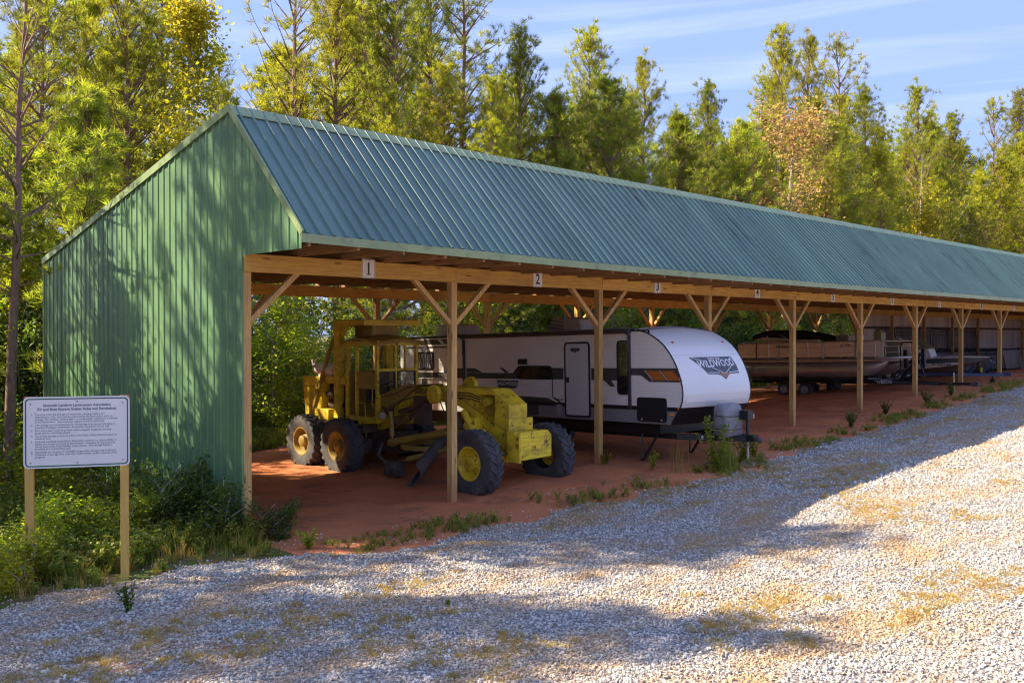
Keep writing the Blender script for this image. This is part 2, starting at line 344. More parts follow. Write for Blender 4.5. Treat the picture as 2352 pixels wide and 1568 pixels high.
print('stones',len(pts))
n=len(pts); scatter('gravel_stones',pts,RNG.uniform(0,6.28,(n,3))*np.array([.25,.25,1]),scl,RNG.integers(0,5,n),srcs)
# grass / weed blades
def blade_mesh(n,h,spread,w,m,lean=.5,seed=0):
    q=random.Random(seed); mb=MB()
    for i in range(n):
        a=q.uniform(0,6.28); r=q.uniform(0,spread); x,y=r*math.cos(a),r*math.sin(a); hh=h*q.uniform(.5,1.1); l=lean*q.uniform(.2,1)*hh; b=q.uniform(0,6.28)
        dx,dy=math.cos(b),math.sin(b); px,py=-dy*w/2,dx*w/2
        mb.add([(x-px,y-py,0),(x+px,y+py,0),(x+dx*l*.35+px*.7,y+dy*l*.35+py*.7,hh*.6),(x+dx*l*.35-px*.7,y+dy*l*.35-py*.7,hh*.6),(x+dx*l,y+dy*l,hh)],[(0,1,2,3),(3,2,4)])
    me=mesh_of('tuft',mb,m,0); a=me.attributes.new('tint','FLOAT','FACE'); a.data.foreach_set('value',[q.random() for _ in me.polygons]); return me
def weed_mesh(h,nst,m,seed=0,leaf=.05,per=16):
    q=random.Random(seed); mb=MB()
    for s in range(nst):
        a=q.uniform(0,6.28); l=q.uniform(.1,.5)*h; top=Vector((math.cos(a)*l,math.sin(a)*l,h*q.uniform(.6,1)))
        mb.beam((0,0,0),top,.006,.006)
        for k in range(per):
            t=q.uniform(.15,1); p=top*t; d=Vector((q.uniform(-1,1),q.uniform(-1,1),q.uniform(-.3,.7))).normalized()*leaf*q.uniform(.6,1.4); u=d.cross(Vector((q.uniform(-1,1),q.uniform(-1,1),1))).normalized()*leaf*.33
            mb.add([p,p+d*.5+u,p+d,p+d*.5-u],[(0,1,2,3)])
    me=mesh_of('weed',mb,m,0); a=me.attributes.new('tint','FLOAT','FACE'); a.data.foreach_set('value',[q.random() for _ in me.polygons]); return me
gs=[unlinked(blade_mesh(26,.32,.12,.012,GRASS,seed=i)) for i in range(3)]+[unlinked(weed_mesh(.38,6,GRASS,seed=i,leaf=.06)) for i in range(3)]+[unlinked(blade_mesh(20,.30,.12,.010,DRYG,.9,seed=9))]
pts=[];idx=[];scl=[]
def addg(x,y,s,i): pts.append((x,y,gh(x,y)+gnoise(x,y,.035)-.01)); scl.append(s); idx.append(i)
for _ in range(5200):          # weedy ground left of the gable and round the sign
    x=random.uniform(1.5,7.25); y=random.uniform(11.9,25); d=y-edge(x)
    if d<0.1 or (d<.55 and random.random()<.55): continue
    if abs(x-5.1)<.35 and 11.9<y<12.7: continue
    if y>17 and random.random()<.35: continue
    addg(x,y,random.uniform(.6,1.35)*(1 if d>.6 else .6),random.choice([0,1,2,3,4,5,3,4] if d>.8 else [0,1,6,6,3]))
for _ in range(6500):          # grass strip behind the shelter
    x=random.uniform(6.5,50); y=random.uniform(22.4,27.5)
    addg(x,y,random.uniform(.7,1.5),random.choice([0,1,2,0,1,2,3,6]))
for _ in range(1900):          # thin weeds along the gravel edge
    x=random.uniform(9.5,46); y=edge(x)+random.gauss(.30,.30)
    if y<edge(x)-.3 or mnoise.noise(Vector((x*.8,7,0)))<-.05: continue
    addg(x,y,random.uniform(.2,.6),random.choice([0,1,3,4,6,6]))
for _ in range(900):
    x=random.uniform(8,10.5);y=random.uniform(11.3,12.2)
    if random.random()<.25: addg(x,y,random.uniform(.2,.45),random.choice([0,6,3]))
n=len(pts); scatter('grass',pts,np.stack([np.zeros(n),np.zeros(n),RNG.uniform(0,6.28,n)],1),scl,idx,gs)
pts=[];idx=[];scl=[]
ms=[unlinked(blade_mesh(26,.075,.09,.006,DRYG,1.2,seed=20+i)) for i in range(3)]
for _ in range(60000):         # dry tufts and moss creeping over the gravel
    z=random.uniform(8,36); t=random.uniform(-.57,.57); X=z*cth+z*t*sth; Y=z*sth-z*t*cth
    if Y>11.6: continue
    if bare(X,Y)<.24 or random.random()<.55: continue
    gz,d=gravel_z(X,Y)
    if d<0.1: continue
    pts.append((X,Y,gz)); scl.append(random.uniform(.35,1.0)); idx.append(random.randrange(3))
print('dry tufts',len(pts)); n=len(pts)
scatter('dry_grass',pts,np.stack([np.zeros(n),np.zeros(n),RNG.uniform(0,6.28,n)],1),scl,idx,ms)
# ---------------------------------------------------------------- storage shelter
X0=7.35; BAY=4.28; NB=16; X1=X0+BAY*NB; YF=13.35; YB=21.75
def ez(X): return float(np.interp(X,[7.3,8.9,11.5,13.5,16.1,20.7,76],[4.64,4.62,4.59,4.565,4.55,4.53,4.56]))
def rz(X): return float(np.interp(X,[7.3,10.8,13.5,30,80],[6.80,6.80,6.77,6.72,6.72]))
YE=11.57; YR=13.66; YBE=22.12; ZBE=4.84
def roof_metal(name,base,worn,under):
    m,nt,b=newmat(name); b.inputs['Roughness'].default_value=.42; b.inputs['Specular IOR Level'].default_value=.5
    c=mixc(nt,ramp(nt,noise(nt,1.2,(1,.5,.5),6,.6).outputs['Fac'],.35,.7),base,worn)
    st=ramp(nt,noise(nt,1.0,(9,.55,.55),7,.72).outputs['Fac'],.53,.63,(0,0,0),(.75,.75,.75))
    pa=ramp(nt,noise(nt,.33,(1,.8,.8),3,.5).outputs['Fac'],.40,.58)
    f=N(nt,'ShaderNodeMath',operation='MULTIPLY'); nt.links.new(st,f.inputs[0]); nt.links.new(pa,f.inputs[1])
    c=mixc(nt,f.outputs[0],c,(.018,.032,.045))
    ge=N(nt,'ShaderNodeNewGeometry'); c=mixc(nt,ge.outputs['Backfacing'],c,under); nt.links.new(c,b.inputs['Base Color'])
    r=ramp(nt,noise(nt,3,(6,.6,.6),5).outputs['Fac'],.3,.7,(.34,.34,.34),(.6,.6,.6)); nt.links.new(r,b.inputs['Roughness']); return m
ROOF=roof_metal('teal_roof_metal',(.080,.160,.130),(.11,.20,.165),(.62,.52,.42))
WALLM=mat('green_wall_metal',(.135,.26,.115),.45,col2=(.09,.185,.098),ns=.9,dirt=(.07,.14,.085),dl=.55,dh=.8,ds=1.3,dst=(1,1,.4))
INM=mat('inner_wall_metal',(.60,.53,.48),.6,col2=(.42,.35,.31),ns=.6,st=(2,1,.4),lo=.4,hi=.7)
TRIM=mat('light_green_trim',(.25,.33,.15),.45,col2=(.19,.27,.13),ns=1.5,dirt=(.12,.16,.10),ds=4)
def panel_vary(m):
    nt=m.node_tree; b=nt.nodes['Principled BSDF']; src=b.inputs['Base Color'].links[0].from_socket
    oi=N(nt,'ShaderNodeObjectInfo'); v=N(nt,'ShaderNodeMapRange'); v.inputs['To Min'].default_value=.88; v.inputs['To Max'].default_value=1.08
    nt.links.new(oi.outputs['Random'],v.inputs['Value']); c=mixc(nt,1.0,src,v.outputs['Result'],'MULTIPLY'); nt.links.new(c,b.inputs['Base Color'])
for m_ in(ROOF,WALLM,INM): panel_vary(m_)
splash(WALLM,(.24,.13,.07),.5)
SH=thing('storage_shelter',(X0,YF,0),'long green metal and timber pole shelter with numbered parking bays beside the gravel','shelter')
off=SH.location
def rel(*p): return tuple(p)
def ribs(w,pitch=.2286,h=.034,start=.05):
    o=[(0,0)]; c=start+.04
    while c+.04<w:
        o+=[(c-.036,0),(c-.020,h),(c+.014,h),(c+.026,0)]; c+=pitch
    return o+[(w,0)]
PW=.9144; prof=ribs(PW); rprof=prof
x=X0-.09; k=0
while x<X1:
    ee=Vector((0,YE-YR,ez(x)-rz(x))); nrm=Vector((0,ee.z,-ee.y)).normalized()*-1
    if nrm.z<0: nrm=-nrm
    rows=[]
    for t in (0,.5,1.0):
        rows.append([(x+u,YR+(YE-YR)*t+nrm.y*h,rz(x+u)*(1-t)+ez(x+u)*t+nrm.z*h+(0.003 if k%2 else 0)) for u,h in prof])
    mb=MB(); mb.grid(rows[::-1]); link('roof_panel',mb,ROOF,SH,smooth=20)
    n2=Vector((0,rz(x)-ZBE,YBE-YR)).normalized()
    rows=[[(x+u,YR+(YBE-YR)*t+n2.y*h,rz(x+u)*(1-t)+ZBE*t+n2.z*h+(0.003 if k%2 else 0)) for u,h in prof] for t in (0,1)]
    mb=MB(); mb.grid(rows); link('roof_panel',mb,ROOF,SH,smooth=20)
    x+=PW-.002; k+=1
# ridge cap, eave trim, rake trim
seg=[X0-.12+i*3.05 for i in range(23)]+[X1+.1]
for a,b in zip(seg[:-1],seg[1:]):
    mb=MB()
    for s,(dy,dz) in ((-1,(-.17,-.165)),(1,(.2,-.035))):
        mb.add([(a,YR,rz(a)+.034),(b,YR,rz(b)+.034),(b,YR+dy,rz(b)+.030+dz),(a,YR+dy,rz(a)+.030+dz),(a,YR+dy,rz(a)+.015+dz),(b,YR+dy,rz(b)+.015+dz)],[(0,1,2,3) if s>0 else (3,2,1,0),(3,2,5,4)])
    link('ridge_cap',mb,TRIM,SH)
    mb=MB(); mb.beam((a,YE-.028,ez(a)-.055),(b,YE-.028,ez(b)-.055),.014,.125); link('eave_trim',mb,TRIM,SH)
mb=MB(); mb.beam((X0-.10,YR+.02,6.80),(X0-.10,YE-.02,ez(X0)+.02),.03,.10,up=(0,1,1)); link('rake_trim',mb,TRIM,SH)
mb=MB(); mb.beam((X0-.10,YR-.02,6.79),(X0-.10,YBE+.03,ZBE-.01),.035,.13,up=(0,0,1)); link('rake_trim',mb,TRIM,SH)
# gable wall panels
prof=ribs(PW,h=.017)
def top(y):
    return (rz(X0)+(ez(X0)-rz(X0))*(YR-y)/(YR-YE) if y<YR else rz(X0)+(ZBE-rz(X0))*(y-YR)/(YBE-YR))-.035
y=YBE-.03; XW=X0-.075
while y>YE+.03:
    rows=[[],[]]
    for u,h in prof:
        yy=max(y-u,YE+.012)
        zb=4.44 if yy<YF-.075 else (gh(X0,yy)-.02+.04)
        rows[0].append((XW-h,yy,zb)); rows[1].append((XW-h,yy,max(top(yy),zb+.02)))
        if yy>=YF-.075 and y-PW<YF-.075 and u+.02<PW:
            pass
    # split the panel that turns the corner at the post
    ya=[r[1] for r in rows[0]]
    def emit(cols):
        if len(cols)<2: return
        mb=MB(); mb.grid([[rows[0][i] for i in cols],[rows[1][i] for i in cols]]); link('wall_panel',mb,WALLM,SH,smooth=20)
    A=[i for i,v in enumerate(ya) if v>=YF-.075]; B=[i for i,v in enumerate(ya) if v<YF-.075]
    if A and B:
        # add the joint column
        yj=YF-.075
        mb=MB(); pa=[rows[0][i] for i in A]+[(XW,yj,rows[0][A[-1]][2])]; pb=[rows[1][i] for i in A]+[(XW,yj,top(yj))]; mb.grid([pa,pb]); link('wall_panel',mb,WALLM,SH,smooth=20)
        mb=MB(); pa=[(XW,yj,4.44)]+[rows[0][i] for i in B]; pb=[(XW,yj,top(yj))]+[rows[1][i] for i in B]; mb.grid([pa,pb]); link('wall_panel',mb,WALLM,SH,smooth=20)
    else: emit(list(range(len(ya))))
    y-=PW
mb=MB(); mb.box(XW-.025,XW+.03,YBE-.045,YBE+.02,gh(X0,22)-.02,ZBE-.04); link('corner_trim',mb,TRIM,SH)
mb=MB(); mb.box(XW-.027,XW+.004,YF-.079,YF-.05,.02,4.44); link('corner_trim',mb,WALLM,SH)
# posts, beams, braces
for i in range(NB+1):
    X=X0+BAY*i
    mb=MB(); mb.box(X-.07,X+.07,YF-.07,YF+.07,gh(X,YF)-.25,4.19); link('post',mb,WZ,SH,bevel=.006)
    if i>0:
        mb=MB(); mb.box(X-.07,X+.07,YB-.07-.25,YB+.07-.25,gh(X,YB)-.3,4.22); link('post',mb,WZ,SH)
    else:
        mb=MB(); mb.box(X-.07+.08,X+.15,YB-.14,YB,gh(X,YB)-.3,4.22); link('post',mb,WZ,SH)
    for s in (-1,1):
        if (i==0 and s<0) or (i==NB and s>0): continue
        mb=MB(); mb.beam((X+s*.065,YF,3.42),(X+s*.93,YF,4.215),.085,.10,up=(0,1,0)); link('brace',mb,WZ,SH)
        if i>0 and X<48: mb=MB(); mb.beam((X+s*.065,YB-.25,3.45),(X+s*.85,YB-.25,4.25),.085,.10,up=(0,1,0)); link('brace',mb,WZ,SH)
    if i<NB:
        a=X-.07 if i==0 else X+.004; b=X+BAY-.004
        dz=[0,-.004,.006,0,-.006,.004][i%6]
        mb=MB(); mb.box(a,b,YF-.115,YF-.03,4.19+dz,4.47+dz); link('beam',mb,WX,SH,bevel=.005)
        mb=MB(); mb.box(a,b,YF-.028,YF+.06,4.192,4.465); link('beam',mb,WX,SH)
        mb=MB(); mb.box(a,b,YB-.36,YB-.14,4.22,4.50); link('beam',mb,WX,SH)
# trusses and purlins
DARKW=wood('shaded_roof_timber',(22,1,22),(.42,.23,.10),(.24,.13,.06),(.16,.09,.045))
def roofz(y,X): return rz(X)+(ez(X)-rz(X))*(YR-y)/(YR-YE) if y<YR else rz(X)+(ZBE-rz(X))*(y-YR)/(YBE-YR)
X=X0+.05; tr=[]
while X<X1:
    zc=min(4.545,ez(X)-.045)
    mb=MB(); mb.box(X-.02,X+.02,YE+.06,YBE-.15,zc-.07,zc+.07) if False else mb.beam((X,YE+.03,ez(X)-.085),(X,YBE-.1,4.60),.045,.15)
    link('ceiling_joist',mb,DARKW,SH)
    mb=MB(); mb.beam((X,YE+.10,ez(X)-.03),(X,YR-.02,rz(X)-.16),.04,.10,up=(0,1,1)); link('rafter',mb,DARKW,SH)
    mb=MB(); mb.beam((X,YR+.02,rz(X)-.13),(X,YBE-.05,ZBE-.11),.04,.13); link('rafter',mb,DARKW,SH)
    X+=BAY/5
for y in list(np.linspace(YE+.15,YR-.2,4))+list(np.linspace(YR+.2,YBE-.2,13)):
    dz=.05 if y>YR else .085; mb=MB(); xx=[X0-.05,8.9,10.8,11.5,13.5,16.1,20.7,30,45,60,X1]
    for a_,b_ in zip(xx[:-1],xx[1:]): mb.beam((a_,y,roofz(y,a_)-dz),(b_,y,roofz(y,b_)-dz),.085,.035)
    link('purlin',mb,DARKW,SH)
# gable inner framing
for y in (14.6,16.2,18,19.8): mb=MB(); mb.box(X0-.045,X0+.05,y-.07,y+.07,gh(X0,y)-.2,top(y)-.1); link('stud',mb,WZ,SH)
for z in (1.2,2.4,3.5): mb=MB(); mb.box(X0-.05,X0-.012,YF+.07,YB-.1,z,z+.09); link('girt',mb,WY,SH)
# closed back wall of the far bays
xb=X0+BAY*9+1.45
x=xb; k=0
while x<X1:
    rows=[[],[]]
    for u,h in prof: rows[0].append((x+u,YB+.02+h,gh(x,YB)-.05)); rows[1].append((x+u,YB+.02+h,4.86))
    mb=MB(); mb.grid(rows); link('wall_panel',mb,INM,SH,smooth=20); x+=PW-.002
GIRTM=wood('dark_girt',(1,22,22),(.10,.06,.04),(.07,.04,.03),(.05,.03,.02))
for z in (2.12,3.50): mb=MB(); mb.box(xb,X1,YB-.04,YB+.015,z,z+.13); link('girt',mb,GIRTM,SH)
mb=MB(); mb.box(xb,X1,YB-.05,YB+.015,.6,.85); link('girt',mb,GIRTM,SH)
# far end wall
y=YBE-.03
while y>13.4:
    mb=MB(); mb.grid([[(X1+.08+h,y-u,gh(X1,18)-.05) for u,h in prof],[(X1+.08+h,y-u,top(y-u)-.06) for u,h in prof]]); link('wall_panel',mb,INM,SH,smooth=20); y-=PW

# ---------------------------------------------------------------- bay number signs
WHITE=mat('sign_white',(.78,.76,.72),.5,col2=(.68,.66,.6),ns=8); INK=mat('sign_ink',(.02,.02,.035),.5)
def rrect(w,h,r,n=4):
    o=[]
    for cx,cy,a0 in((w/2-r,h/2-r,0),(-w/2+r,h/2-r,90),(-w/2+r,-h/2+r,180),(w/2-r,-h/2+r,270)):
        for k in range(n+1):
            a=rad(a0+90*k/n); o.append((cx+r*math.cos(a),cy+r*math.sin(a)))
    return o
def ring(outer,inner,mapf,t0,t1):
    mb=MB(); n=len(outer); V=[mapf(*p,t1) for p in outer]+[mapf(*p,t1) for p in inner]+[mapf(*p,t0) for p in outer]+[mapf(*p,t0) for p in inner]; F=[]
    for i in range(n):
        j=(i+1)%n; F+=[(i,j,j+n,i+n),(i,i+2*n,j+2*n,j),(i+n,j+n,j+3*n,i+3*n)]
    mb.add(V,F); return mb
for i,(sx) in enumerate([9.62,13.84,17.91,22.36,26.68,30.86,34.9,39.13,42.95]):
    s=thing('bay_number_sign',(sx,YF-.118,4.345),'white plate with numeral %s on the beam above %s'%(['one','two','three','four','five','six','seven','eight','nine'][i],['the empty bay by the gable wall','the road grader','the travel trailer','the bare bay past the travel trailer','the bay left of the pontoon boat','the pontoon boat stern','the pontoon boat bow','the runabout boat','the blue trailer hitch'][i]),'number sign','bay number signs along the beam',rot=(0,0,0))
    mf=lambda u,v,t:(u,-t,v)
    mb=MB(); mb.prism(rrect(.285,.33,.03),mf,0,.004); link('plate',mb,WHITE,s,world=False)
    link('border',ring(rrect(.265,.31,.025),rrect(.252,.297,.02),mf,.004,.006),INK,s,world=False)
    t=text_mb(str(i+1),.30,lambda u,v:(u,-.007,v-.105),bold=.006,sx=.85)
    if i==0: t.add([(-.045,-.007,-.105),(.055,-.007,-.105),(.055,-.007,-.09),(-.045,-.007,-.09)],[(0,1,2,3)])
    link('numeral',t,INK,s,world=False,smooth=0)
    mb=MB()
    for v in(-.15,.15): mb.cyl((0,-.004,v),(0,-.009,v),.007,8)
    link('screw',mb,mat('screw_steel',(.3,.3,.3),.4,1),s,world=False)
# ---------------------------------------------------------------- rules sign
P0=Vector((4.01,12.95,0)); P1=Vector((5.12,12.36,0)); ang=math.atan2(P1.y-P0.y,P1.x-P0.x)
rs=thing('rules_sign',(*((P0+P1)/2).xy,gh(4.5,12.6)),'large white rules notice board with green border on two yellow timber posts','sign',rot=(0,0,ang))
for u in (-.575,.565):
    mb=MB(); mb.box(u-.05,u+.05,0,.09,-.3,2.40); link('post',mb,WSIGN,rs,world=False,bevel=.004)
mb=MB()
for u in(-.575,.565): mb.box(u-.058,u+.058,-.004,.096,2.36,2.43)
link('post_cap',mb,mat('faded_red_tape',(.45,.12,.09),.7),rs,world=False)
zc=1.95; hh=.92; ww=1.27
fm=lambda u,v,t:(u,-.012-t,zc+.02+v)
mb=MB(); mb.prism(rrect(ww,hh,.06,6),fm,0,.006); b_=link('board',mb,mat('board_white',(.74,.73,.69),.35,col2=(.68,.67,.63),ns=2),rs,world=False)
GRB=mat('board_green',(.015,.10,.08),.5)
link('border',ring(rrect(ww-.04,hh-.04,.05,6),rrect(ww-.07,hh-.07,.04,6),fm,.006,.008),GRB,rs,world=False)
TXT=mat('board_lettering',(.16,.19,.21),.6)
lines=[('Savannah Landings Landowners Association',0,.335,.047,1),('RV and Boat Storage Shelter Rules and Regulations',0,.285,.0465,1)]
body=[('1.','This area is for the storage of watercraft, camping trailers and'),('','motorhomes only, and must be approved by the Association prior to'),('','storage. No vehicles, utility trailers, or construction equipment is allowed'),('','to be stored here.  Approval may require proof of ownership.'),None,
('2.','This storage area is exclusively for the storage of property belonging to'),('',"Savannah Landings Landowners' Association members (SLLA) only."),None,('3.',"RV's and trailers must be parked within assigned, designated parking"),('','spots and not randomly placed.'),None,
('4.','Use of this storage area is on a first come basis, with preference given to'),('','residents first.'),None,('5.',"Savannah Landings Landowners' Association assumes no responsibility or"),('','liability for property stored at this location.  Insurance for the property'),('','stored here is the responsibility of the owner.  This storage facility is'),('','provided as a convenience only.'),None,('6.','Absolutely no camping or overnight usage of the storage area is allowed.'),('7.','Violations of storage area rules may result in fines, and/or removal of the'),('','property.')]
allt=MB()
for s,u,v,sz,b in lines: merge(allt,text_mb(s,sz,lambda a,c,u=u,v=v:(u+a,-.0195,zc+.02+v+c),bold=.0016,sx=.98))
y=.222
for it in body:
    if it is None: y-=.0075; continue
    if it[0]: merge(allt,text_mb(it[0],.033,lambda a,c,y=y:(-.545+a,-.0195,zc+.02+y+c),'LEFT',.0004))
    merge(allt,text_mb(it[1],.033,lambda a,c,y=y:(-.50+a*1.0,-.0195,zc+.02+y+c),'LEFT',.0004)); y-=.0318
link('lettering',allt,TXT,rs,world=False,smooth=0)
mb=MB()
for u,v in((-.55,.37),(0,.40),(.55,.37),(-.55,-.39),(0,-.40),(.55,-.38)): mb.cyl((u,-.018,zc+.02+v),(u,-.024,zc+.02+v),.008,8)
link('screw',mb,mat('board_screw',(.1,.1,.1),.4,1),rs,world=False)
# ---------------------------------------------------------------- yellow motor grader
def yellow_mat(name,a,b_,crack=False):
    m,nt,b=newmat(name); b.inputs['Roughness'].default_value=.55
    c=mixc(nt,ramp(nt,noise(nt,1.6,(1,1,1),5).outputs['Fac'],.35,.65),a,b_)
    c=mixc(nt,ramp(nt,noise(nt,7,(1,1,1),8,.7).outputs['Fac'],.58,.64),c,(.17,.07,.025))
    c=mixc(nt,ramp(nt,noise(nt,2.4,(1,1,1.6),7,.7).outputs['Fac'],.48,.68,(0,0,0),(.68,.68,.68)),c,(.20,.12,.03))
    if crack:
        tc=N(nt,'ShaderNodeTexCoord'); mp=N(nt,'ShaderNodeMapping'); mp.inputs['Rotation'].default_value=(rad(90),0,0)
        br=N(nt,'ShaderNodeTexBrick'); br.inputs['Scale'].default_value=1; br.inputs['Brick Width'].default_value=.24; br.inputs['Row Height'].default_value=.085; br.inputs['Mortar Size'].default_value=.0022; br.inputs['Mortar Smooth'].default_value=.3
        n=noise(nt,9,(1,1,1),4); ad=mixc(nt,.03,mp.outputs['Vector'],n.outputs['Color'],'ADD')
        nt.links.new(tc.outputs['Object'],mp.inputs['Vector']); nt.links.new(ad,br.inputs['Vector'])
        c=mixc(nt,br.outputs['Fac'],c,(.17,.07,.03))
        c=mixc(nt,ramp(nt,noise(nt,4.5,(1,1,1),7,.7).outputs['Fac'],.62,.66),c,(.19,.07,.035))
    nt.links.new(c,b.inputs['Base Color']); bump(nt,b,noise(nt,25,(1,1,1),5).outputs['Fac'],.25,.004); return m
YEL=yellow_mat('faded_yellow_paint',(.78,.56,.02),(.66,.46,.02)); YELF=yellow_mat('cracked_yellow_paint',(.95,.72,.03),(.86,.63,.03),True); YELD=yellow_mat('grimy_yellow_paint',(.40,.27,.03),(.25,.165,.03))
IRON=mat('rusty_dark_iron',(.05,.035,.03),.8,col2=(.12,.06,.035),ns=6,bmp=.4); DGREY=mat('dark_grease_steel',(.045,.04,.04),.6,col2=(.09,.08,.075),ns=5)
STEEL=mat('worn_blade_steel',(.10,.10,.11),.5,.3,col2=(.17,.165,.16),ns=3,dirt=(.20,.09,.04),ds=5); CHROME=mat('cylinder_rod_chrome',(.6,.6,.6),.25,1)
RUB=mat('dusty_tyre_rubber',(.045,.045,.048),.85,col2=(.085,.08,.078),ns=4,dirt=(.15,.12,.10),dl=.58,dh=.8,ds=3,bmp=.4,bs=30)
TIMB=mat('canopy_post_wood',(.40,.24,.09),.7)
def glass_mat(name,col=(.8,.85,.85),t=.75,rough=.03):
    m,nt,b=newmat(name); out=nt.nodes['Material Output']; b.inputs['Base Color'].default_value=(.05,.06,.06,1); b.inputs['Roughness'].default_value=rough; b.inputs['Specular IOR Level'].default_value=.9
    tr=N(nt,'ShaderNodeBsdfTransparent'); tr.inputs[0].default_value=(*col,1); mx=N(nt,'ShaderNodeMixShader'); mx.inputs[0].default_value=t
    nt.links.new(b.outputs[0],mx.inputs[1]); nt.links.new(tr.outputs[0],mx.inputs[2]); nt.links.new(mx.outputs[0],out.inputs['Surface']); return m
GLASS=glass_mat('dusty_cab_glass')
GO=Vector((13.4,16,0.05))
gr=thing('motor_grader',GO,'old faded yellow road grader with big lugged tyres parked in the second bay','road grader')
def tyre_mb(c,R,w,rim,nl=22,side=1,lug=.035):
    mb=MB(); h=w/2
    mb.lathe([(rim,-h*.75),(rim+.04,-h*.88),(R*.80,-h),(R*.93,-h*.96),(R-.02,-h*.8),(R-lug*.6,-h*.4),(R-lug*.4,0),(R-lug*.6,h*.4),(R-.02,h*.8),(R*.93,h*.96),(R*.80,h),(rim+.04,h*.88),(rim,h*.75)],c,(1,0,0),44)
    c=Vector(c)
    for k in range(nl):
        for s in(-1,1):
            a=2*math.pi*(k+(.5 if s>0 else 0))/nl; da=2*math.pi/nl*.75*side
            rr=lambda an,r,x:Vector((c.x+x,c.y+math.cos(an)*r,c.z+math.sin(an)*r))
            t=math.pi*2/nl*.24
            pts=[]
            for (x,aa,r0,r1) in ((s*h*1.02,a,R*.87,R*.93),(s*h*.97,a+da*.15,R*.90,R+.0),(s*h*.45,a+da*.6,R-lug,R+.012),(0,a+da,R-lug,R+.008)):
                pts.append([rr(aa-t,r0-.01,x*.98),rr(aa+t,r0-.01,x*.98),rr(aa+t*.8,r1,x),rr(aa-t*.8,r1,x)])
            V=[p for q in pts for p in q]; F=[]
            for i in range(3):
                for j in range(4):
                    F.append((i*4+j,i*4+(j+1)%4,(i+1)*4+(j+1)%4,(i+1)*4+j))
            F+=[(0,3,2,1),(12,13,14,15)]; mb.add(V,F)
    return mb
def wheel(c,R,w,rim,side,ym=YEL,grp=None):
    c=Vector(c)
    t=link('tyre',tyre_mb(c,R,w,rim),RUB,gr)
    mb=MB(); s=side
    mb.lathe([(rim+.035,s*w*.43),(rim+.04,s*w*.45),(rim+.01,s*w*.44),(rim-.02,s*w*.34),(rim-.05,s*w*.18),(rim*.55,s*w*.14),(rim*.45,s*w*.22),(.13,s*w*.24),(.13,s*w*.40),(.10,s*w*.44),(.0,s*w*.45)],c,(1,0,0),36)
    r=link('rim',mb,ym,gr)
    mb=MB()
    for k in range(10):
        a=2*math.pi*k/10; p=c+Vector((0,math.cos(a),math.sin(a)))*rim*.42; mb.cyl(p+Vector((s*w*.2,0,0)),p+Vector((s*w*.27,0,0)),.014,6)
    link('wheel_bolts',mb,IRON,gr)
for (x,s) in ((12.42,-1),(14.5,1)):
    wheel((x,13.58,.69),.655,.36,.30,s); wheel((x-.06 if s<0 else x,18.02,.66),.625,.38,.30,s,YELD); wheel((x-.06 if s<0 else x,19.50,.66),.625,.38,.30,s,YELD)
def G(name,mb,m=YEL,b=0,**k): return link(name,mb,m,gr,bevel=b,**k)
# main frame (side profile Y,Z extruded in X)
pr=[(18.4,1.02),(17.5,1.00),(17.05,1.16),(16.75,1.45),(16.45,1.72),(16.1,1.80),(15.6,1.80),(14.95,1.72),(14.62,1.50),(14.22,1.08),(13.95,.98),(13.42,.92),(13.32,.95),(13.30,1.80),(13.52,2.02),(13.75,2.10),(15.4,2.09),(16.0,2.07),(16.5,1.98),(16.85,1.76),(17.15,1.45),(17.5,1.30),(18.4,1.28)]
def ring_prism(outer,hole,x0,x1):
    pass
# front gusset part with a window opening is built from strips
body=[(18.4,1.02),(17.5,1.00),(17.05,1.16),(16.75,1.45),(16.45,1.72),(16.1,1.80),(15.2,1.78),(15.2,2.09),(16.0,2.07),(16.5,1.98),(16.85,1.76),(17.15,1.45),(17.5,1.30),(18.4,1.28)]
mb=MB()
n=len(body)//2
for i in range(n-1):   # quads between lower and upper chains
    lo0,lo1=body[i],body[i+1]; up0,up1=body[-1-i],body[-2-i]
    mb.prism([lo0,lo1,up1,up0],XZ,13.12,13.68)
G('main_frame',mb)
mb=MB(); x0,x1=13.14,13.66
for q in ([(15.2,1.78),(15.2,2.10),(14.28,2.10),(14.28,1.88),(14.62,1.62),(14.95,1.72)],[(14.28,1.98),(14.28,2.10),(13.86,2.10),(13.76,1.98)],
          [(14.62,1.62),(14.28,1.88),(14.30,1.62),(13.78,1.30),(13.80,1.12),(14.22,1.10),(14.50,1.42)],[(13.76,1.98),(13.86,2.10),(13.36,1.80),(13.36,1.45),(13.78,1.30)],
          [(13.78,1.30),(13.36,1.45),(13.36,.92),(13.80,.98),(14.22,1.10),(13.80,1.12)]): mb.prism(q,XZ,x0,x1)
G('gooseneck',mb)
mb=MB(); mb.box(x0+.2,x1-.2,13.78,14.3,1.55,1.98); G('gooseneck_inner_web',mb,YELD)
mb=MB(); mb.cyl((x0-.02,14.05,1.83),(x0+.16,14.05,1.83),.09,18); mb.cyl((x0+.05,14.24,1.86),(x0+.05,13.95,1.82),.055,10); G('pump_housing',mb,YEL)
mb=MB()
for k in range(8):
    a=k*math.pi/4; mb.cyl((x0-.03,14.05+.065*math.cos(a),1.83+.065*math.sin(a)),(x0-.018,14.05+.065*math.cos(a),1.83+.065*math.sin(a)),.011,6)
G('pump_bolts',mb,IRON)
mb=MB(); mb.add([(x0-.004,14.98,1.95),(x0-.004,14.98,1.93),(x0-.004,13.32,1.22),(x0-.004,13.32,1.24)],[(0,1,2,3)]); mb.add([(x0-.004,14.6,1.62),(x0-.004,14.6,1.605),(x0-.004,13.5,1.0),(x0-.004,13.5,1.015)],[(0,1,2,3)]); G('weld_seam',mb,YELD)
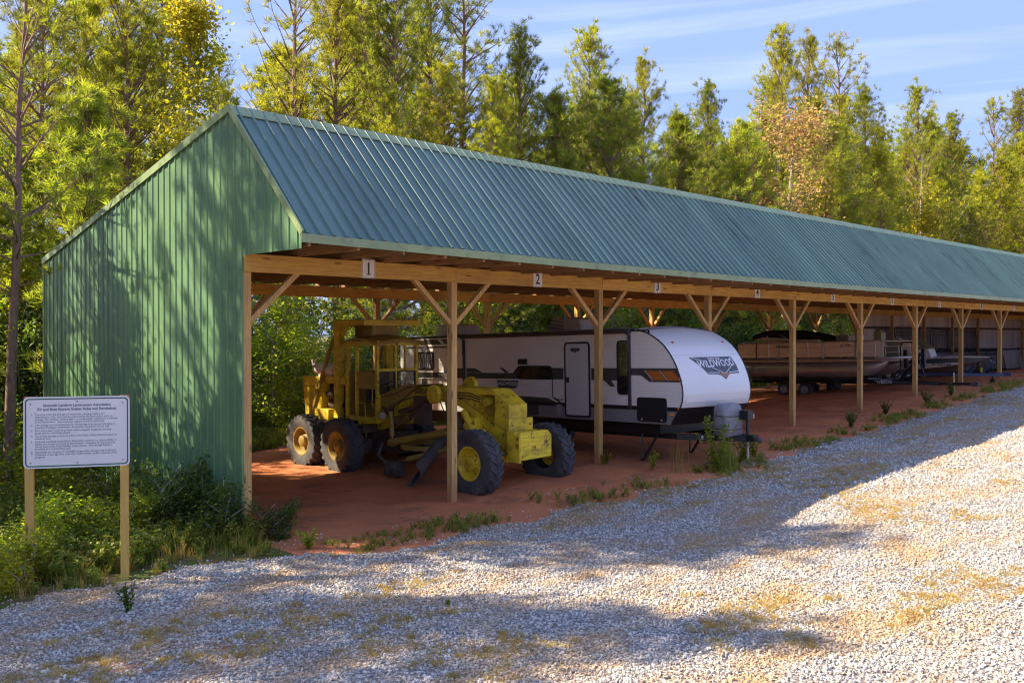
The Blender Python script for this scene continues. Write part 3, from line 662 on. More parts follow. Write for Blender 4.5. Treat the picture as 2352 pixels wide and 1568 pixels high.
# nose face plates and counterweight
mb=MB(); mb.box(13.06,13.74,13.27,13.355,.80,1.53); G('nose_plate',mb,YEL,.006)
mb=MB()
for x in (13.15,13.65):
    for z in (1.40,.92): mb.cyl((x,13.255,z),(x,13.272,z),.018,8)
G('nose_bolts',mb,IRON)
cw=[(-.46,-.29),(.46,-.27),(.46,.16),(.36,.27),(-.36,.27),(-.46,.15)]
ca=rad(-3)
def cwm(u,v,t): x=13.44+u*math.cos(ca)+t*math.sin(ca); return (x,12.92+u*math.sin(ca)*1.0+t,1.02+v+u*.02)
mb=MB(); mb.prism(cw,cwm,0,.16); G('counterweight',mb,YELF,.012)
mb=MB(); mb.box(12.94,12.99,12.86,13.20,.70,1.24); G('counterweight_bracket',mb,YEL,.004)
mb=MB(); mb.box(13.15,13.70,13.05,13.28,.85,1.22); mb.box(13.0,13.75,13.06,13.27,1.22,1.29); G('pusher_mount',mb,YEL)
# front axle, steering
mb=MB(); mb.beam((12.62,13.60,.70),(14.3,13.62,.74),.16,.15); mb.box(13.2,13.6,13.5,13.75,.62,1.0); G('front_axle',mb,YEL,.01)
mb=MB(); mb.tube([(12.62,13.95,.95),(12.78,14.0,1.16),(13.02,14.0,1.22),(13.2,13.95,1.05)],.085,8); G('axle_arch',mb)
mb=MB(); mb.beam((12.65,13.83,.60),(14.25,13.83,.60),.05,.05); mb.cyl((12.8,13.8,.84),(13.9,13.85,.86),.04); G('tie_rod',mb,IRON)
mb=MB(); mb.box(13.0,13.2,14.2,14.5,1.05,1.5); mb.sphere((13.05,14.45,1.3),.13); G('swivel_arm',mb,YEL,.02)
mb=MB(); mb.tube([(13.0,14.55,1.62),(12.96,14.35,1.4),(12.98,14.2,1.2)],.07,8); G('lift_link',mb,YEL)
# lift gears
def gear(x,y,z,r,tk):
    mb=MB(); mb.cyl((x,y,z),(x+tk,y,z),r,28); mb.cyl((x-.03,y,z),(x,y,z),r*.42,16); mb.cyl((x-.05,y,z),(x-.03,y,z),r*.25,12)
    for k in range(16):
        a=k*math.pi/8; p=Vector((x,y+r*.93*math.cos(a),z+r*.93*math.sin(a))); mb.cyl(p-Vector((.014,0,0)),p+Vector((tk+.01,0,0)),.022,6)
    return mb
G('lift_gear_case',gear(12.88,15.42,1.93,.19,.10)); G('lift_gear_case',gear(13.82,15.30,2.09,.19,.10))
mb=MB(); mb.cyl((12.98,15.42,1.95),(13.82,15.35,2.05),.075,12); mb.box(13.0,13.5,15.2,15.5,1.82,2.02); G('gear_shaft',mb,YELD)
mb=MB(); mb.box(12.96,13.1,15.0,15.2,1.78,1.98); mb.cyl((12.93,15.05,1.84),(13.0,15.05,1.84),.06,10); G('gear_motor',mb,YELD)
mb=MB(); mb.box(12.95,13.15,15.75,16.15,1.25,1.86); mb.tube([(12.95,15.6,1.9),(12.9,16.1,1.6),(12.92,16.6,1.5)],.05,8); G('valve_block',mb,IRON)
# drawbar, circle, cylinders, blade
mb=MB(); mb.tube([(12.75,16.75,.80),(12.95,15.9,.98),(13.1,15.2,1.12),(13.35,14.4,1.12)],.085,10); mb.tube([(14.2,16.6,.80),(13.9,15.6,1.0),(13.45,14.4,1.12)],.085,10); G('drawbar',mb,YELD)
mb=MB(); mb.lathe([(.72,-.05),(.72,.05),(.62,.05),(.62,-.05),(.72,-.05)],(13.45,16.1,.74),(0,0,1),36); G('turning_circle',mb,YELD)
mb=MB(); mb.cyl((12.78,16.75,1.50),(12.78,16.70,.95),.055,10); mb.cyl((12.78,16.70,.95),(12.78,16.68,.72),.03,8); mb.cyl((14.05,16.3,1.7),(14.1,16.25,1.0),.055,10); G('lift_cylinder',mb,YELD)
mb=MB(); mb.cyl((13.15,15.1,.78),(12.62,15.95,.52),.06,10); mb.cyl((12.62,15.95,.52),(12.42,16.3,.40),.028,8,mi=1); link('side_shift_cylinder',mb,(YELD,CHROME),gr)
mb=MB(); mb.tube([(12.62,16.85,.8),(12.48,16.8,.55),(12.5,16.4,.32)],.035,6); mb.box(12.4,12.62,16.05,16.5,.16,.46); mb.sphere((12.5,16.2,.3),.17,8,6); G('blade_bracket',mb,DGREY)
# moldboard: curved section swept from the near lower end to the far side
A=Vector((12.10,15.22,0.02)); Bv=Vector((13.95,16.05,.85)); d=(Bv-A).normalized(); nrm=Vector((d.y,-d.x,0)).normalized()
def sect(t):
    return (.06-.20*math.sin(math.pi*min(1,t*1.1))-.22*t,.56*t)
rows=[]
for off in (0,.018):
    for s in (0,1):
        rows.append([A+(Bv-A)*s+nrm*(-(sect(t)[0])+off) + Vector((0,0,sect(t)[1])) for t in np.linspace(0,1,11)])
mb=MB(); mb.grid([rows[0],rows[1]]); mb.grid([rows[3],rows[2]]); mb.grid([rows[2],rows[0]]); mb.grid([rows[1],rows[3]]); mb.grid([[rows[0][0],rows[1][0]],[rows[2][0],rows[3][0]]]); mb.grid([[rows[0][-1],rows[1][-1]],[rows[2][-1],rows[3][-1]]])
G('blade',mb,STEEL)
mb=MB(); mb.beam(A+Vector((0,0,.05))-nrm*.02,Bv+Vector((0,0,.05))-nrm*.02,.02,.14); G('cutting_edge',mb,STEEL)
# cab
cx0,cx1,cy0,cy1=12.90,14.10,17.42,18.62; zf,zr=1.30,3.02
mb=MB()
for x,y,w in((cx0+.03,cy0+.03,.07),(cx1-.03,cy0+.03,.07),(cx0+.03,cy1-.03,.10),(cx1-.03,cy1-.03,.10)): mb.box(x-w/2,x+w/2,y-w/2,y+w/2,zf-.02,zr)
mb.box(cx0+.53,cx0+.59,cy0+.005,cy0+.055,1.75,zr); mb.box(cx0+.82,cx0+.86,cy0+.005,cy0+.055,2.42,zr)
mb.box(cx0,cx1,cy0-.004,cy0+.06,2.36,2.42); mb.box(cx0,cx1,cy0-.002,cy0+.06,1.76,1.83); mb.box(cx0,cx1,cy1-.06,cy1,2.0,2.1)
mb.box(cx0-.003,cx0+.05,cy0,cy1-.3,2.30,2.37) if False else None
mb.box(cx0-.002,cx0+.06,cy1-.42,cy1-.34,zf,zr)
G('cab_frame',mb,YEL,.004)
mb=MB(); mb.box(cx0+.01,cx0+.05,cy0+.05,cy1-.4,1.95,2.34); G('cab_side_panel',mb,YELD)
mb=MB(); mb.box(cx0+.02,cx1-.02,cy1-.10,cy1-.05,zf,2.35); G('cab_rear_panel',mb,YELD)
mb=MB(); mb.box(cx0-.03,cx1+.02,cy0-.05,cy1,zf-.10,zf); mb.prism([(cy0-.08,1.18),(cy0+.65,1.12),(cy0+.65,1.24),(cy0-.08,1.34)],XZ,cx0-.06,cx0+.02); G('cab_floor',mb,YEL)
mb=MB(); mb.box(cx0+.02,cx0+.22,cy0,cy0+.05,1.25,1.76); mb.box(cx1-.2,cx1-.02,cy0,cy0+.05,1.4,1.76); G('cab_front_panel',mb,YEL)
# arched roof
n=9; P=[]
for j,(yy,dz) in enumerate(((cy0-.16,-.05),(cy0-.13,.0),(cy0+.3,.07),((cy0+cy1)/2,.09),(cy1-.1,.05),(cy1+.10,-.03))):
    P.append([(cx0-.10+(cx1-cx0+.2)*i/(n-1),yy,3.03+dz+.09*math.sin(math.pi*i/(n-1))) for i in range(n)])
mb=MB(); mb.grid(P); Q=[[(a,b,c-.05) for a,b,c in r] for r in P]; mb.grid(Q[::-1]); mb.grid([P[0],Q[0]][::-1]); mb.grid([P[-1],Q[-1]]); mb.grid([[r[0] for r in P],[r[0] for r in Q]]); mb.grid([[r[-1] for r in Q],[r[-1] for r in P]])
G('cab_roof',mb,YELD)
mb=MB(); mb.box(cx0-.06,cx1+.06,cy0-.10,cy0-.04,2.96,3.07); mb.box(cx0-.07,cx0-.02,cy0-.1,cy1+.05,2.95,3.04); G('roof_rim',mb,YEL)
for a,b in((cx0+.06,cx0+.53),(cx0+.60,cx1-.07)):
    w=G('window',ring([(a,1.83),(b,1.83),(b,2.36),(a,2.36)],[(a+.022,1.852),(b-.022,1.852),(b-.022,2.338),(a+.022,2.338)],lambda u,v,t:(u,cy0-.006+.05*(1-t),v),0,1),DGREY)
    mb=MB(); mb.box(a+.02,b-.02,cy0+.02,cy0+.026,1.85,2.34); link('pane',mb,GLASS,w)
mb=MB(); mb.box(cx0+.12,cx0+.42,cy0+.5,cy0+.62,1.7,2.25); mb.box(cx0+.12,cx0+.42,cy0+.25,cy0+.6,1.62,1.72); G('seat',mb,mat('seat_vinyl',(.012,.014,.018),.5),.03)
mb=MB(); mb.tube([(cx0+.5,cy0+.3,1.3),(cx0+.5,cy0+.22,2.0)],.03,8); mb.lathe([(.19,-.012),(.205,0),(.19,.012),(.178,0),(.19,-.012)],(cx0+.5,cy0+.22,2.02),(0,.5,1),24)
for k in range(6): mb.cyl((cx0+.25+.09*k,cy0+.12,1.35),(cx0+.25+.09*k,cy0+.06,1.95),.009,5)
G('steering_wheel',mb,IRON)
mb=MB(); mb.tube([(cx0-.02,cy0+.72,1.3),(cx0-.05,cy0+.72,1.62),(cx0-.05,cy0+.40,1.62),(cx0-.02,cy0+.40,1.25)],.012,6); mb.tube([(cx0-.02,cy0+.1,1.55),(cx0-.06,cy0+.1,1.6),(cx0-.06,cy0+.1,1.95),(cx0-.02,cy0+.1,2.0)],.012,6); mb.tube([(cx0-.04,cy0+.66,1.0),(cx0-.06,cy0+.66,.68),(cx0-.06,cy0+.36,.68),(cx0-.04,cy0+.36,1.0)],.012,6); G('grab_handle',mb,YEL)
mb=MB(); mb.lathe([(0,0),(.075,.01),(.085,.06),(.06,.11),(0,.13)],(12.87,17.12,1.37),(0,1,0),16); G('work_lamp',mb,mat('lamp_reflector',(.7,.68,.62),.25,.4))
mb=MB(); mb.lathe([(0,0),(.06,.01),(.07,.05),(.05,.09),(0,.10)],(14.18,17.25,2.86),(0,1,0),14); mb.cyl((13.95,17.35,2.84),(14.18,17.32,2.86),.015,6); G('work_lamp',mb,mat('lamp_glass',(.55,.50,.42),.3))
mb=MB(); mb.tube([(13.8,17.4,2.05),(13.7,16.6,2.0),(13.75,15.7,2.08)],.012,6); mb.tube([(14.05,16.6,2.0),(14.05,16.6,2.16),(14.0,16.5,2.16),(14.0,16.5,2.0)],.008,5); G('control_rod',mb,IRON)
# hoses and dash cowl between cab and frame
mb=MB(); mb.prism([(17.42,1.82),(17.42,1.40),(16.9,1.62),(16.2,2.02),(16.1,2.10),(16.6,2.08)],XZ,13.0,13.8); G('cowl',mb,YELD)
mb=MB()
for k in range(9): mb.tube([(12.98+.05*k,17.35,1.78),(12.96+.05*k,16.9,1.86),(12.98+.05*k,16.4,2.04),(13.0+.04*k,15.9,2.10)],.011,5)
for k in range(5): mb.tube([(12.96,17.3-.1*k,1.55),(12.93,16.8,1.35-.05*k),(12.95,16.3,1.5-.05*k),(12.95,15.8,1.75)],.016,5)
for k in range(3): mb.tube([(13.10,16.3,2.02-.04*k),(13.09,15.9,2.0-.05*k),(13.10,15.0,1.98-.05*k),(13.11,14.5,1.99-.06*k),(13.12,14.2,1.92-.05*k)],.012,5)
mb.tube([(13.2,13.3,.95),(13.0,13.35,.8),(12.9,13.6,.95),(13.05,13.9,1.2)],.014,5); mb.tube([(13.05,14.6,1.55),(12.9,14.5,1.3),(12.95,14.1,1.0),(13.1,13.9,.95)],.014,5)
mb.tube([(12.9,16.9,1.35),(12.75,16.8,1.6),(12.8,16.4,1.75),(12.95,16.1,1.85)],.013,5); mb.tube([(13.3,15.0,1.1),(13.2,15.3,1.35),(13.25,15.6,1.75)],.014,5)
G('hoses',mb,IRON)
mb=MB()
for y_,z_ in [(13.5,1.75),(13.5,1.2),(13.95,1.5),(14.35,1.75),(14.8,1.85),(14.9,2.02),(15.15,1.86),(15.9,1.95),(16.3,1.9),(16.75,1.6),(17.1,1.3),(17.6,1.1),(18.0,1.1)]:
    mb.cyl((13.125,y_,z_),(13.105,y_,z_),.014,6)
G('frame_bolts',mb,IRON)
# canopy guard over cab
mb=MB(); mb.box(12.86,14.52,17.86,17.92,3.42,3.55); mb.box(12.86,12.93,17.92,19.05,3.43,3.55); mb.box(14.45,14.52,17.92,19.05,3.43,3.55); mb.box(12.86,14.52,19.05,19.13,3.40,3.55); G('canopy_beam',mb,YEL)
mb=MB(); mb.box(12.90,14.5,17.9,19.1,3.552,3.57); G('canopy_plate',mb,YELD)
mb=MB(); mb.box(13.2,13.95,18.0,18.7,3.14,3.42); G('canopy_support_box',mb,YELD)
for x in(12.93,14.40): mb=MB(); mb.box(x-.09,x+.10,18.90,19.08,1.2,3.43); G('roll_post',mb,YEL,.01)
mb=MB(); mb.prism([(18.9,3.42),(18.55,3.42),(18.9,3.05)],XZ,12.9,12.96); G('gusset',mb,YEL)
for x in(12.86,14.44): mb=MB(); mb.beam((x,19.12,3.10),(x,20.15,1.08),.06,.07); G('strut',mb,YELD)
mb=MB(); mb.box(12.9,14.4,18.62,18.72,2.0,2.12); mb.box(12.88,12.96,18.6,18.95,2.02,2.14); G('cross_member',mb,YEL)
# engine and radiator housing
mb=MB(); mb.prism([(19.68,1.12),(20.36,1.10),(20.52,2.16),(19.62,2.18)],XZ,12.88,14.1); G('radiator_housing',mb,YEL,.01)
mb=MB(); mb.add([(12.876,20.5,1.92),(12.876,19.64,1.95),(12.876,19.64,1.94),(12.876,20.5,1.91)],[(0,1,2,3)]); G('panel_seam',mb,IRON)
mb=MB(); mb.box(12.9,14.05,18.7,19.66,2.02,2.19); G('hood',mb,YEL,.02)
mb=MB(); mb.box(13.1,13.9,18.75,19.66,1.1,2.0); mb.cyl((13.05,18.9,1.5),(13.05,19.5,1.5),.09,10); mb.cyl((13.03,19.3,1.75),(13.03,19.6,1.75),.07,10)
for k in range(5): mb.cyl((13.02,18.85+.15*k,1.2),(13.02,18.85+.15*k,1.85),.025,6)
G('engine',mb,IRON)
mb=MB(); mb.box(12.76,13.0,19.18,19.78,1.14,1.40); G('tool_box',mb,YEL,.01)
mb=MB(); mb.box(12.7,14.2,17.7,19.9,.95,1.12); mb.box(12.62,12.9,17.6,19.9,.5,.82); mb.box(14.05,14.3,17.6,19.9,.5,.82); mb.cyl((12.5,18.02,.66),(14.4,18.02,.66),.1,10); mb.cyl((12.5,19.5,.66),(14.4,19.5,.66),.1,10); mb.box(13.1,13.8,17.0,19.0,.5,1.0); G('tandem_case',mb,IRON)
mb=MB(); mb.tube([(13.0,19.15,2.36),(13.0,19.18,2.36),(13.0,20.02,2.36),(13.0,20.07,2.36)],[.07,.145,.145,.07],16); mb.tube([(13.0,20.02,2.38),(13.0,20.18,2.46),(13.0,20.2,2.58)],[.05,.05,.06],10)
mb.box(12.92,13.08,19.3,19.36,2.16,2.26); mb.box(12.92,13.08,19.8,19.86,2.16,2.26); G('air_tank',mb,mat('tank_white',(.80,.74,.70),.5,col2=(.62,.52,.46),ns=6))
# ---------------------------------------------------------------- travel trailer
RVO=Vector((16.45,11.5,.38)); rvrot=(-rad(1.4),0,-rad(3.8))
rv=thing('travel_trailer',RVO,'long white and grey travel trailer with rounded nose parked in the third bay','travel trailer',rot=rvrot)
W=2.40; LEN=10.45
NOSE=[(.91,.27),(1.0,.22),(1.17,.10),(1.28,.02),(1.39,-.03),(1.55,-.06),(1.74,-.04),(1.9,.0),(2.03,.05),(2.17,.11),(2.29,.18),(2.41,.26),(2.52,.35),(2.64,.47),(2.75,.63),(2.84,.79),(2.91,.94),(2.96,1.10),(2.99,1.35)]
nz=[a for a,b in NOSE]; ny=[b for a,b in NOSE]
def nose(z): return float(np.interp(z,nz,ny))
WHT=mat('rv_white_siding',(.80,.77,.71),.42,col2=(.74,.70,.64),ns=.6,dirt=(.58,.53,.46),dl=.6,dh=.85,ds=1.5,dst=(1,1,3))
CAPM=mat('rv_fibreglass_white',(.72,.72,.72),.28,col2=(.68,.68,.67),ns=.8); BLK=mat('rv_black_plastic',(.012,.012,.014),.45); GRY=mat('rv_grey_band',(.06,.055,.055),.4); SKG=mat('rv_grey_skirt',(.22,.215,.215),.45); SILV=mat('rv_light_silver',(.45,.45,.46),.4)
DKW=mat('rv_dark_window',(.012,.012,.015),.06,coat=.5); ORG=mat('rv_orange_decal',(.42,.13,.02),.4); REDL=mat('marker_red',(.45,.02,.03),.3); AMB=mat('marker_amber',(.9,.25,.02),.3)
def R(name,mb,m,parent=None,b=0,sm_=35,**k): return link(name,mb,m,parent or rv,world=False,bevel=b,smooth=sm_,**k)
def sidewall(z0,z1,pitch,depth,y1=LEN,x=0,sgn=-1):
    z=z0; rows=[]; 
    while z<z1-1e-4:
        zz=min(z+pitch,z1)
        for q,o in((z,0),(z+pitch*.12,depth),(min(z+pitch*.86,z1),depth),(zz-.0005,0)):
            if q<=z1: rows.append([(x+sgn*o,nose(q)+.012+(y1-nose(q)-.012)*t,q) for t in np.linspace(0,1,4)])
        z+=pitch
    mb=MB(); mb.grid(rows if sgn>0 else [r[::-1] for r in rows]); return mb
R('side_wall',sidewall(1.28,2.955,.0835,.007),WHT,sm_=20)
R('side_wall',sidewall(1.28,2.955,.0835,.007,x=W,sgn=1),WHT,sm_=20)
R('lower_skirt',sidewall(.91,1.205,.074,.007,y1=LEN),SKG,sm_=20)
mb=MB(); mb.box(-.012,0.0,.10,LEN,1.20,1.285); R('belt_trim',mb,BLK)
mb=MB(); mb.box(.02,W-.02,LEN-.02,LEN,.95,2.95); R('rear_wall',mb,WHT)
def cap(u,z,off=0):
    t=u/W; bl=.10*(1-(2*t-1)**2); r=sm((z-2.5)/.5)
    e=.002; dz=(nose(min(2.985,z+.03))-nose(z-.03))/ .06; n=Vector((0,-1,dz)).normalized()
    p=Vector((u,nose(z)-bl*(1-.3*r),z+.07*r*(1-(2*t-1)**2)))+n*off
    return p
zs=list(np.linspace(1.28,2.98,30)); us=list(np.linspace(0,W,21))
mb=MB(); mb.grid([[cap(u,z) for u in us] for z in zs]); R('nose_cap',mb,CAPM,sm_=60)
zs=list(np.linspace(.91,1.279,8)); mb=MB(); mb.grid([[cap(u,z) for u in us] for z in zs]); R('lower_nose',mb,BLK,sm_=60)
mb=MB(); mb.add([(0,.27,.91),(W,.27,.91),(W,LEN,.91),(0,LEN,.91)],[(0,3,2,1)]); mb.box(.25,W-.25,.8,LEN-.1,.66,.905); R('underbelly',mb,BLK)
mb=MB(); rows=[]
for y in np.linspace(1.0,LEN,12):
    zz=2.955+.02*sm((y-1.0)/.6); rows.append([(u,y+(0.1 if y>1.01 else .08)*0,zz+.07*(1-(2*u/W-1)**2)) for u in us])
mb.grid(rows[::-1]); R('roof',mb,mat('rv_rubber_roof',(.30,.27,.24),.8,dirt=(.15,.12,.09),ds=2),sm_=60)
# seam trims
pts=[(-.006,nose(z)+.006,z) for z in np.linspace(.92,2.97,26)]; mb=MB(); mb.tube(pts,.016,6); R('edge_trim',mb,BLK)
pts=[(W+.004,nose(z)+.006,z) for z in np.linspace(.92,2.97,26)]; mb=MB(); mb.tube(pts,.016,6); R('edge_trim',mb,BLK)
mb=MB(); mb.grid([[cap(u,z,.003) for u in us] for z in(2.388,2.394)]); R('cap_seam',mb,SILV)
mb=MB(); mb.grid([[cap(u,z,.004) for u in us[1:-1]] for z in(1.40,1.47,1.54)]); R('cap_fold',mb,mat('rv_fold_white',(.76,.75,.74),.3))
# roof edge, awning and arms
mb=MB(); mb.box(-.02,.02,1.3,LEN,2.935,2.985); R('gutter_rail',mb,BLK)
mb=MB(); mb.cyl((-.075,1.45,2.93),(-.075,7.42,2.93),.042,12); mb.box(-.08,0,1.45,7.42,2.90,2.985); R('awning_roll',mb,mat('awning_brown_case',(.07,.05,.04),.6),)
for y,zb in((1.42,1.20),(7.38,1.50)):
    mb=MB(); mb.box(-.055,-.012,y-.035,y+.035,zb,2.86); mb.cyl((-.075,y-.06,2.93),(-.075,y+.06,2.93),.06,12); mb.cyl((-.07,y,2.45),(-.07,y,2.9),.02,8); R('awning_arm',mb,mat('arm_charcoal',(.04,.04,.045),.35),b=.004)
mb=MB(); mb.box(-.03,-.008,.85,1.5,2.93,2.955); mb.box(-.03,-.008,.83,.87,2.88,2.955); R('drip_spout',mb,BLK)
# graphics on the near side (thin decals following the flat side)
def dec(poly,m,name='decal',o=.010,t=.002):
    mb=MB(); mb.prism(poly,lambda u,v,t_:(-o-t_,u,v),0,t); return R(name,mb,m)
dec([(1.60,2.115),(1.60,1.965),(1.10,1.96),(.86,1.82),(.02,1.82),(.06,2.06),(.09,2.115)],GRY)
dec([(2.62,2.115),(2.62,1.84),(1.62,1.84),(1.62,2.115)],GRY); dec([(2.0,1.845),(2.22,1.84),(2.02,1.70),(1.88,1.70)],GRY,o=.0105)
dec([(3.55,2.115),(5.25,2.115),(5.40,1.98),(5.62,1.98),(7.3,1.98),(7.3,1.83),(3.55,1.84)],GRY)
dec([(5.55,1.985),(5.70,1.985),(5.92,2.115),(5.78,2.115)],GRY,o=.0106)
dec([(7.42,2.10),(7.9,2.10),(8.3,1.98),(9.6,1.98),(9.6,1.83),(7.42,1.83)],GRY)
dec([(7.30,1.99),(6.60,1.99),(6.95,2.10),(7.3,2.10)],GRY,o=.0106)
for a,b,m in((.60,.95,ORG),(.22,.52,ORG)): dec([(b,2.06),(a,2.06),(a-.22,1.86),(b-.22,1.86)],m,o=.013)
SL=mat('decal_pinstripe',(.75,.72,.70),.4); RDS=mat('decal_red_line',(.5,.03,.03),.4)
for a,m in((.985,SL),(.565,SL),(.535,RDS),(.18,RDS)): dec([(a+.018,2.07),(a,2.07),(a-.24,1.85),(a-.222,1.85)],m,o=.0135)
dec([(5.30,1.41),(4.10,1.385),(3.82,1.285),(5.02,1.285)],GRY); dec([(3.95,1.40),(3.85,1.40),(3.62,1.285),(3.72,1.285)],GRY)
dec([(5.05,1.27),(5.05,.95),(4.45,.95),(4.45,1.27)],mat('vent_panel_dark',(.05,.05,.055),.5),'vent_panel')
dec([(9.9,2.90),(7.6,2.90),(8.1,2.76),(10.4,2.76)],GRY); dec([(8.6,2.9),(8.45,2.9),(8.25,2.76),(8.4,2.76)],SL,o=.0135); dec([(10.3,2.70),(7.7,2.70),(7.7,2.66),(10.3,2.66)],GRY)
for a in(7.0,7.1,7.2,7.3): dec([(a+.5,1.985-.4*(a-7)),(a+.49,1.985-.4*(a-7)),(a-.1,1.80-.2*(a-7)),(a-.09,1.80-.2*(a-7))],RDS,o=.0135)
# windows, door
def window(y0,y1,z0,z1,r=.06,name='window',fr=BLK,pm=DKW,o=.012,fw=.03):
    w=(y1-y0);h=z1-z0;cy,cz=(y0+y1)/2,(z0+z1)/2; mf=lambda u,v,t:(-o-t,cy+u,cz+v)
    f=R(name,ring(rrect(w,h,r),rrect(w-2*fw,h-2*fw,max(.01,r-fw)),mf,0,.018),fr)
    mb=MB(); mb.prism(rrect(w-2*fw+.004,h-2*fw+.004,max(.01,r-fw)),mf,0,.008); R('pane',mb,pm,f); return f
window(3.95,5.22,1.83,2.17,.09); window(1.44,1.80,1.52,2.74,.10)
w=window(8.78,9.60,2.04,2.56,.09,fr=mat('window_frame_black',(.02,.02,.022),.4),pm=mat('curtained_pane',(.10,.10,.11),.15),fw=.05)
mb=MB()
for k in range(7): mb.tube([(-.022,8.86+.1*k+.03*math.sin(k*2),2.50),(-.022,8.88+.1*k,2.3),(-.022,8.86+.1*k-.02*math.cos(k),2.12)],.016,5)
R('curtain',mb,mat('curtain_cloth',(.5,.48,.44),.8),w)
dec([(5.18,2.34),(5.18,2.20),(4.84,2.20),(4.84,2.34)],BLK,'fridge_vent',t=.02)
f=window(2.65,3.50,.96,2.73,.10,'door_frame',fr=BLK,pm=WHT,fw=.045)
mb=MB(); mb.prism(rrect(.74,1.68,.07),lambda u,v,t:(-.021-t,3.075+u,1.845+v),0,.012); dr=R('door',mb,mat('rv_door_white',(.58,.58,.57),.4,col2=(.54,.54,.53),ns=1))
mb=MB(); mb.box(-.055,-.034,3.33,3.42,1.77,1.90); R('handle',mb,BLK,dr,b=.006)
mb=MB(); mb.tube([(-.012,3.86,1.93),(-.07,3.86,1.96),(-.085,3.86,1.9),(-.085,3.86,1.42),(-.085,3.80,1.37),(-.085,3.58,1.36),(-.02,3.56,1.36)],.012,6); R('grab_rail',mb,BLK)
# compartment doors and small fittings
mb=MB(); mb.prism(rrect(.84,.53,.07),lambda u,v,t:(-.010-t,.80+u,1.215+v),0,.02); R('storage_door',mb,BLK,b=.004)
mb=MB(); mb.box(-.036,-.030,1.06,1.10,.985,1.02); mb.box(-.036,-.030,.50,.54,.985,1.02); R('latch',mb,SILV)
dec([(.29,1.16),(.29,1.11),(.20,1.11),(.20,1.16)],AMB,'marker_light',t=.015)
dec([(3.98,1.19),(3.98,1.07),(3.86,1.07),(3.86,1.19)],SKG,'outlet_cover',t=.012); dec([(3.80,1.24),(3.80,.98),(3.62,.98),(3.62,1.24)],mat('label_plate',(.30,.30,.31),.5),'heater_cover',t=.012)
dec([(4.94,1.16),(4.94,.98),(4.86,.98),(4.86,1.16)],mat('pale_tag',(.4,.35,.33),.5),'tag',o=.013)
window(8.05,10.2,1.20,1.78,.07,'slide_panel',fr=SILV,pm=WHT,fw=.02); window(8.15,10.3,.92,1.12,.04,'slide_panel',fr=SILV,pm=WHT,fw=.02)
dec([(9.35,1.80),(9.35,.95),(9.1,.95),(9.1,1.80)],GRY,o=.034)
# badges
BDG=mat('badge_slate',(.035,.042,.06),.35,col2=(.07,.08,.10),ns=9); CHR=mat('badge_white',(.72,.72,.74),.35); BRZ=mat('badge_bronze',(.30,.15,.07),.4)
def badge_poly(pts,mapf,sub=1): 
    mb=MB(); mb.prism(pts,mapf,0,.003); return mb
by=lambda u,v,t:(-.016-t,5.61-u,1.68+v)
b1=R('badge',badge_poly([(-.42,.12),(-.1,.105),(.1,.105),(.42,.12),(.37,-.07),(.10,-.10),(0,-.155),(-.10,-.10),(-.37,-.07)],by),BDG)
R('badge_lettering',text_mb('WILDWOOD',.13,lambda u,v:(-.0195,5.61-u,1.665+v),bold=.002,sx=1.0),CHR,b1,sm_=0)
by2=lambda u,v,t:(-.034-t,3.12-u,2.54+v)
b2=R('badge',badge_poly([(-.16,.05),(.16,.05),(.14,-.03),(.04,-.04),(0,-.065),(-.04,-.04),(-.14,-.03)],by2),BDG,dr)
# nose badge: grid rows that follow the curved cap
def shield(u,v): pass
def spans(v):  # v: height; returns left,right u
    return None
rows_z=list(np.linspace(1.85,2.34,15))
L_=[(1.85,1.42,1.44),(1.93,1.30,1.55),(1.96,1.18,1.62),(1.97,.86,2.02),(2.12,.72,2.02),(2.30,.50,1.96),(2.34,.46,1.95)]
lz=[a for a,b,c in L_]
def rowpts(z,o,n=10):
    a=float(np.interp(z,lz,[b for _,b,_ in L_])); b=float(np.interp(z,lz,[c for _,_,c in L_])); return [cap(a+(b-a)*i/(n-1),z,o) for i in range(n)]
zz=sorted(set(rows_z+[a for a in lz])); mb=MB(); mb.grid([rowpts(z,.006) for z in zz]); bn=R('nose_badge',mb,BDG)
R('badge_lettering',text_mb('WILDWOOD',.215,lambda u,v:tuple(cap(1.28+u,2.125+v+.02*u,.012)),bold=.003,sx=1.02),CHR,bn,sm_=0)
R('badge_lettering',text_mb('FOREST RIVER',.07,lambda u,v:tuple(cap(1.24+u,2.275+v,.012)),bold=.001),CHR,bn,sm_=0)
mb=MB(); mb.grid([[cap(a,z,.010),cap(b,z,.010)] for z,a,b in((1.86,1.42,1.44),(1.95,1.30,1.56),(1.99,1.2,1.66))]); R('badge_point',mb,BRZ,bn)
mb=MB()
for (a0,z0),(a1,z1) in (((.86,1.995),(1.25,1.985)),((1.6,1.985),(2.0,2.0)),((1.05,2.10),(1.42,1.97)),((1.78,2.12),(1.46,1.97)),((.52,2.32),(.8,2.25)),((1.93,2.32),(1.75,2.25))):
    n=5; mb.grid([[cap(a0+(a1-a0)*i/n,z0+(z1-z0)*i/n+s,.011) for i in range(n+1)] for s in(0,.014)])
R('badge_line',mb,CHR,bn)
for u in(.30,2.08):
    p=cap(u,2.66,.0); mb=MB(); mb.sphere(p,.035,8,5,(1.3,.7,.7)); R('clearance_light',mb,REDL)
mb=MB(); p=cap(1.55,1.30,.02); mb.box(p.x-.10,p.x+.10,p.y-.03,p.y,1.27,1.33); R('plate_lamp',mb,mat('lamp_beige',(.4,.36,.28),.5))
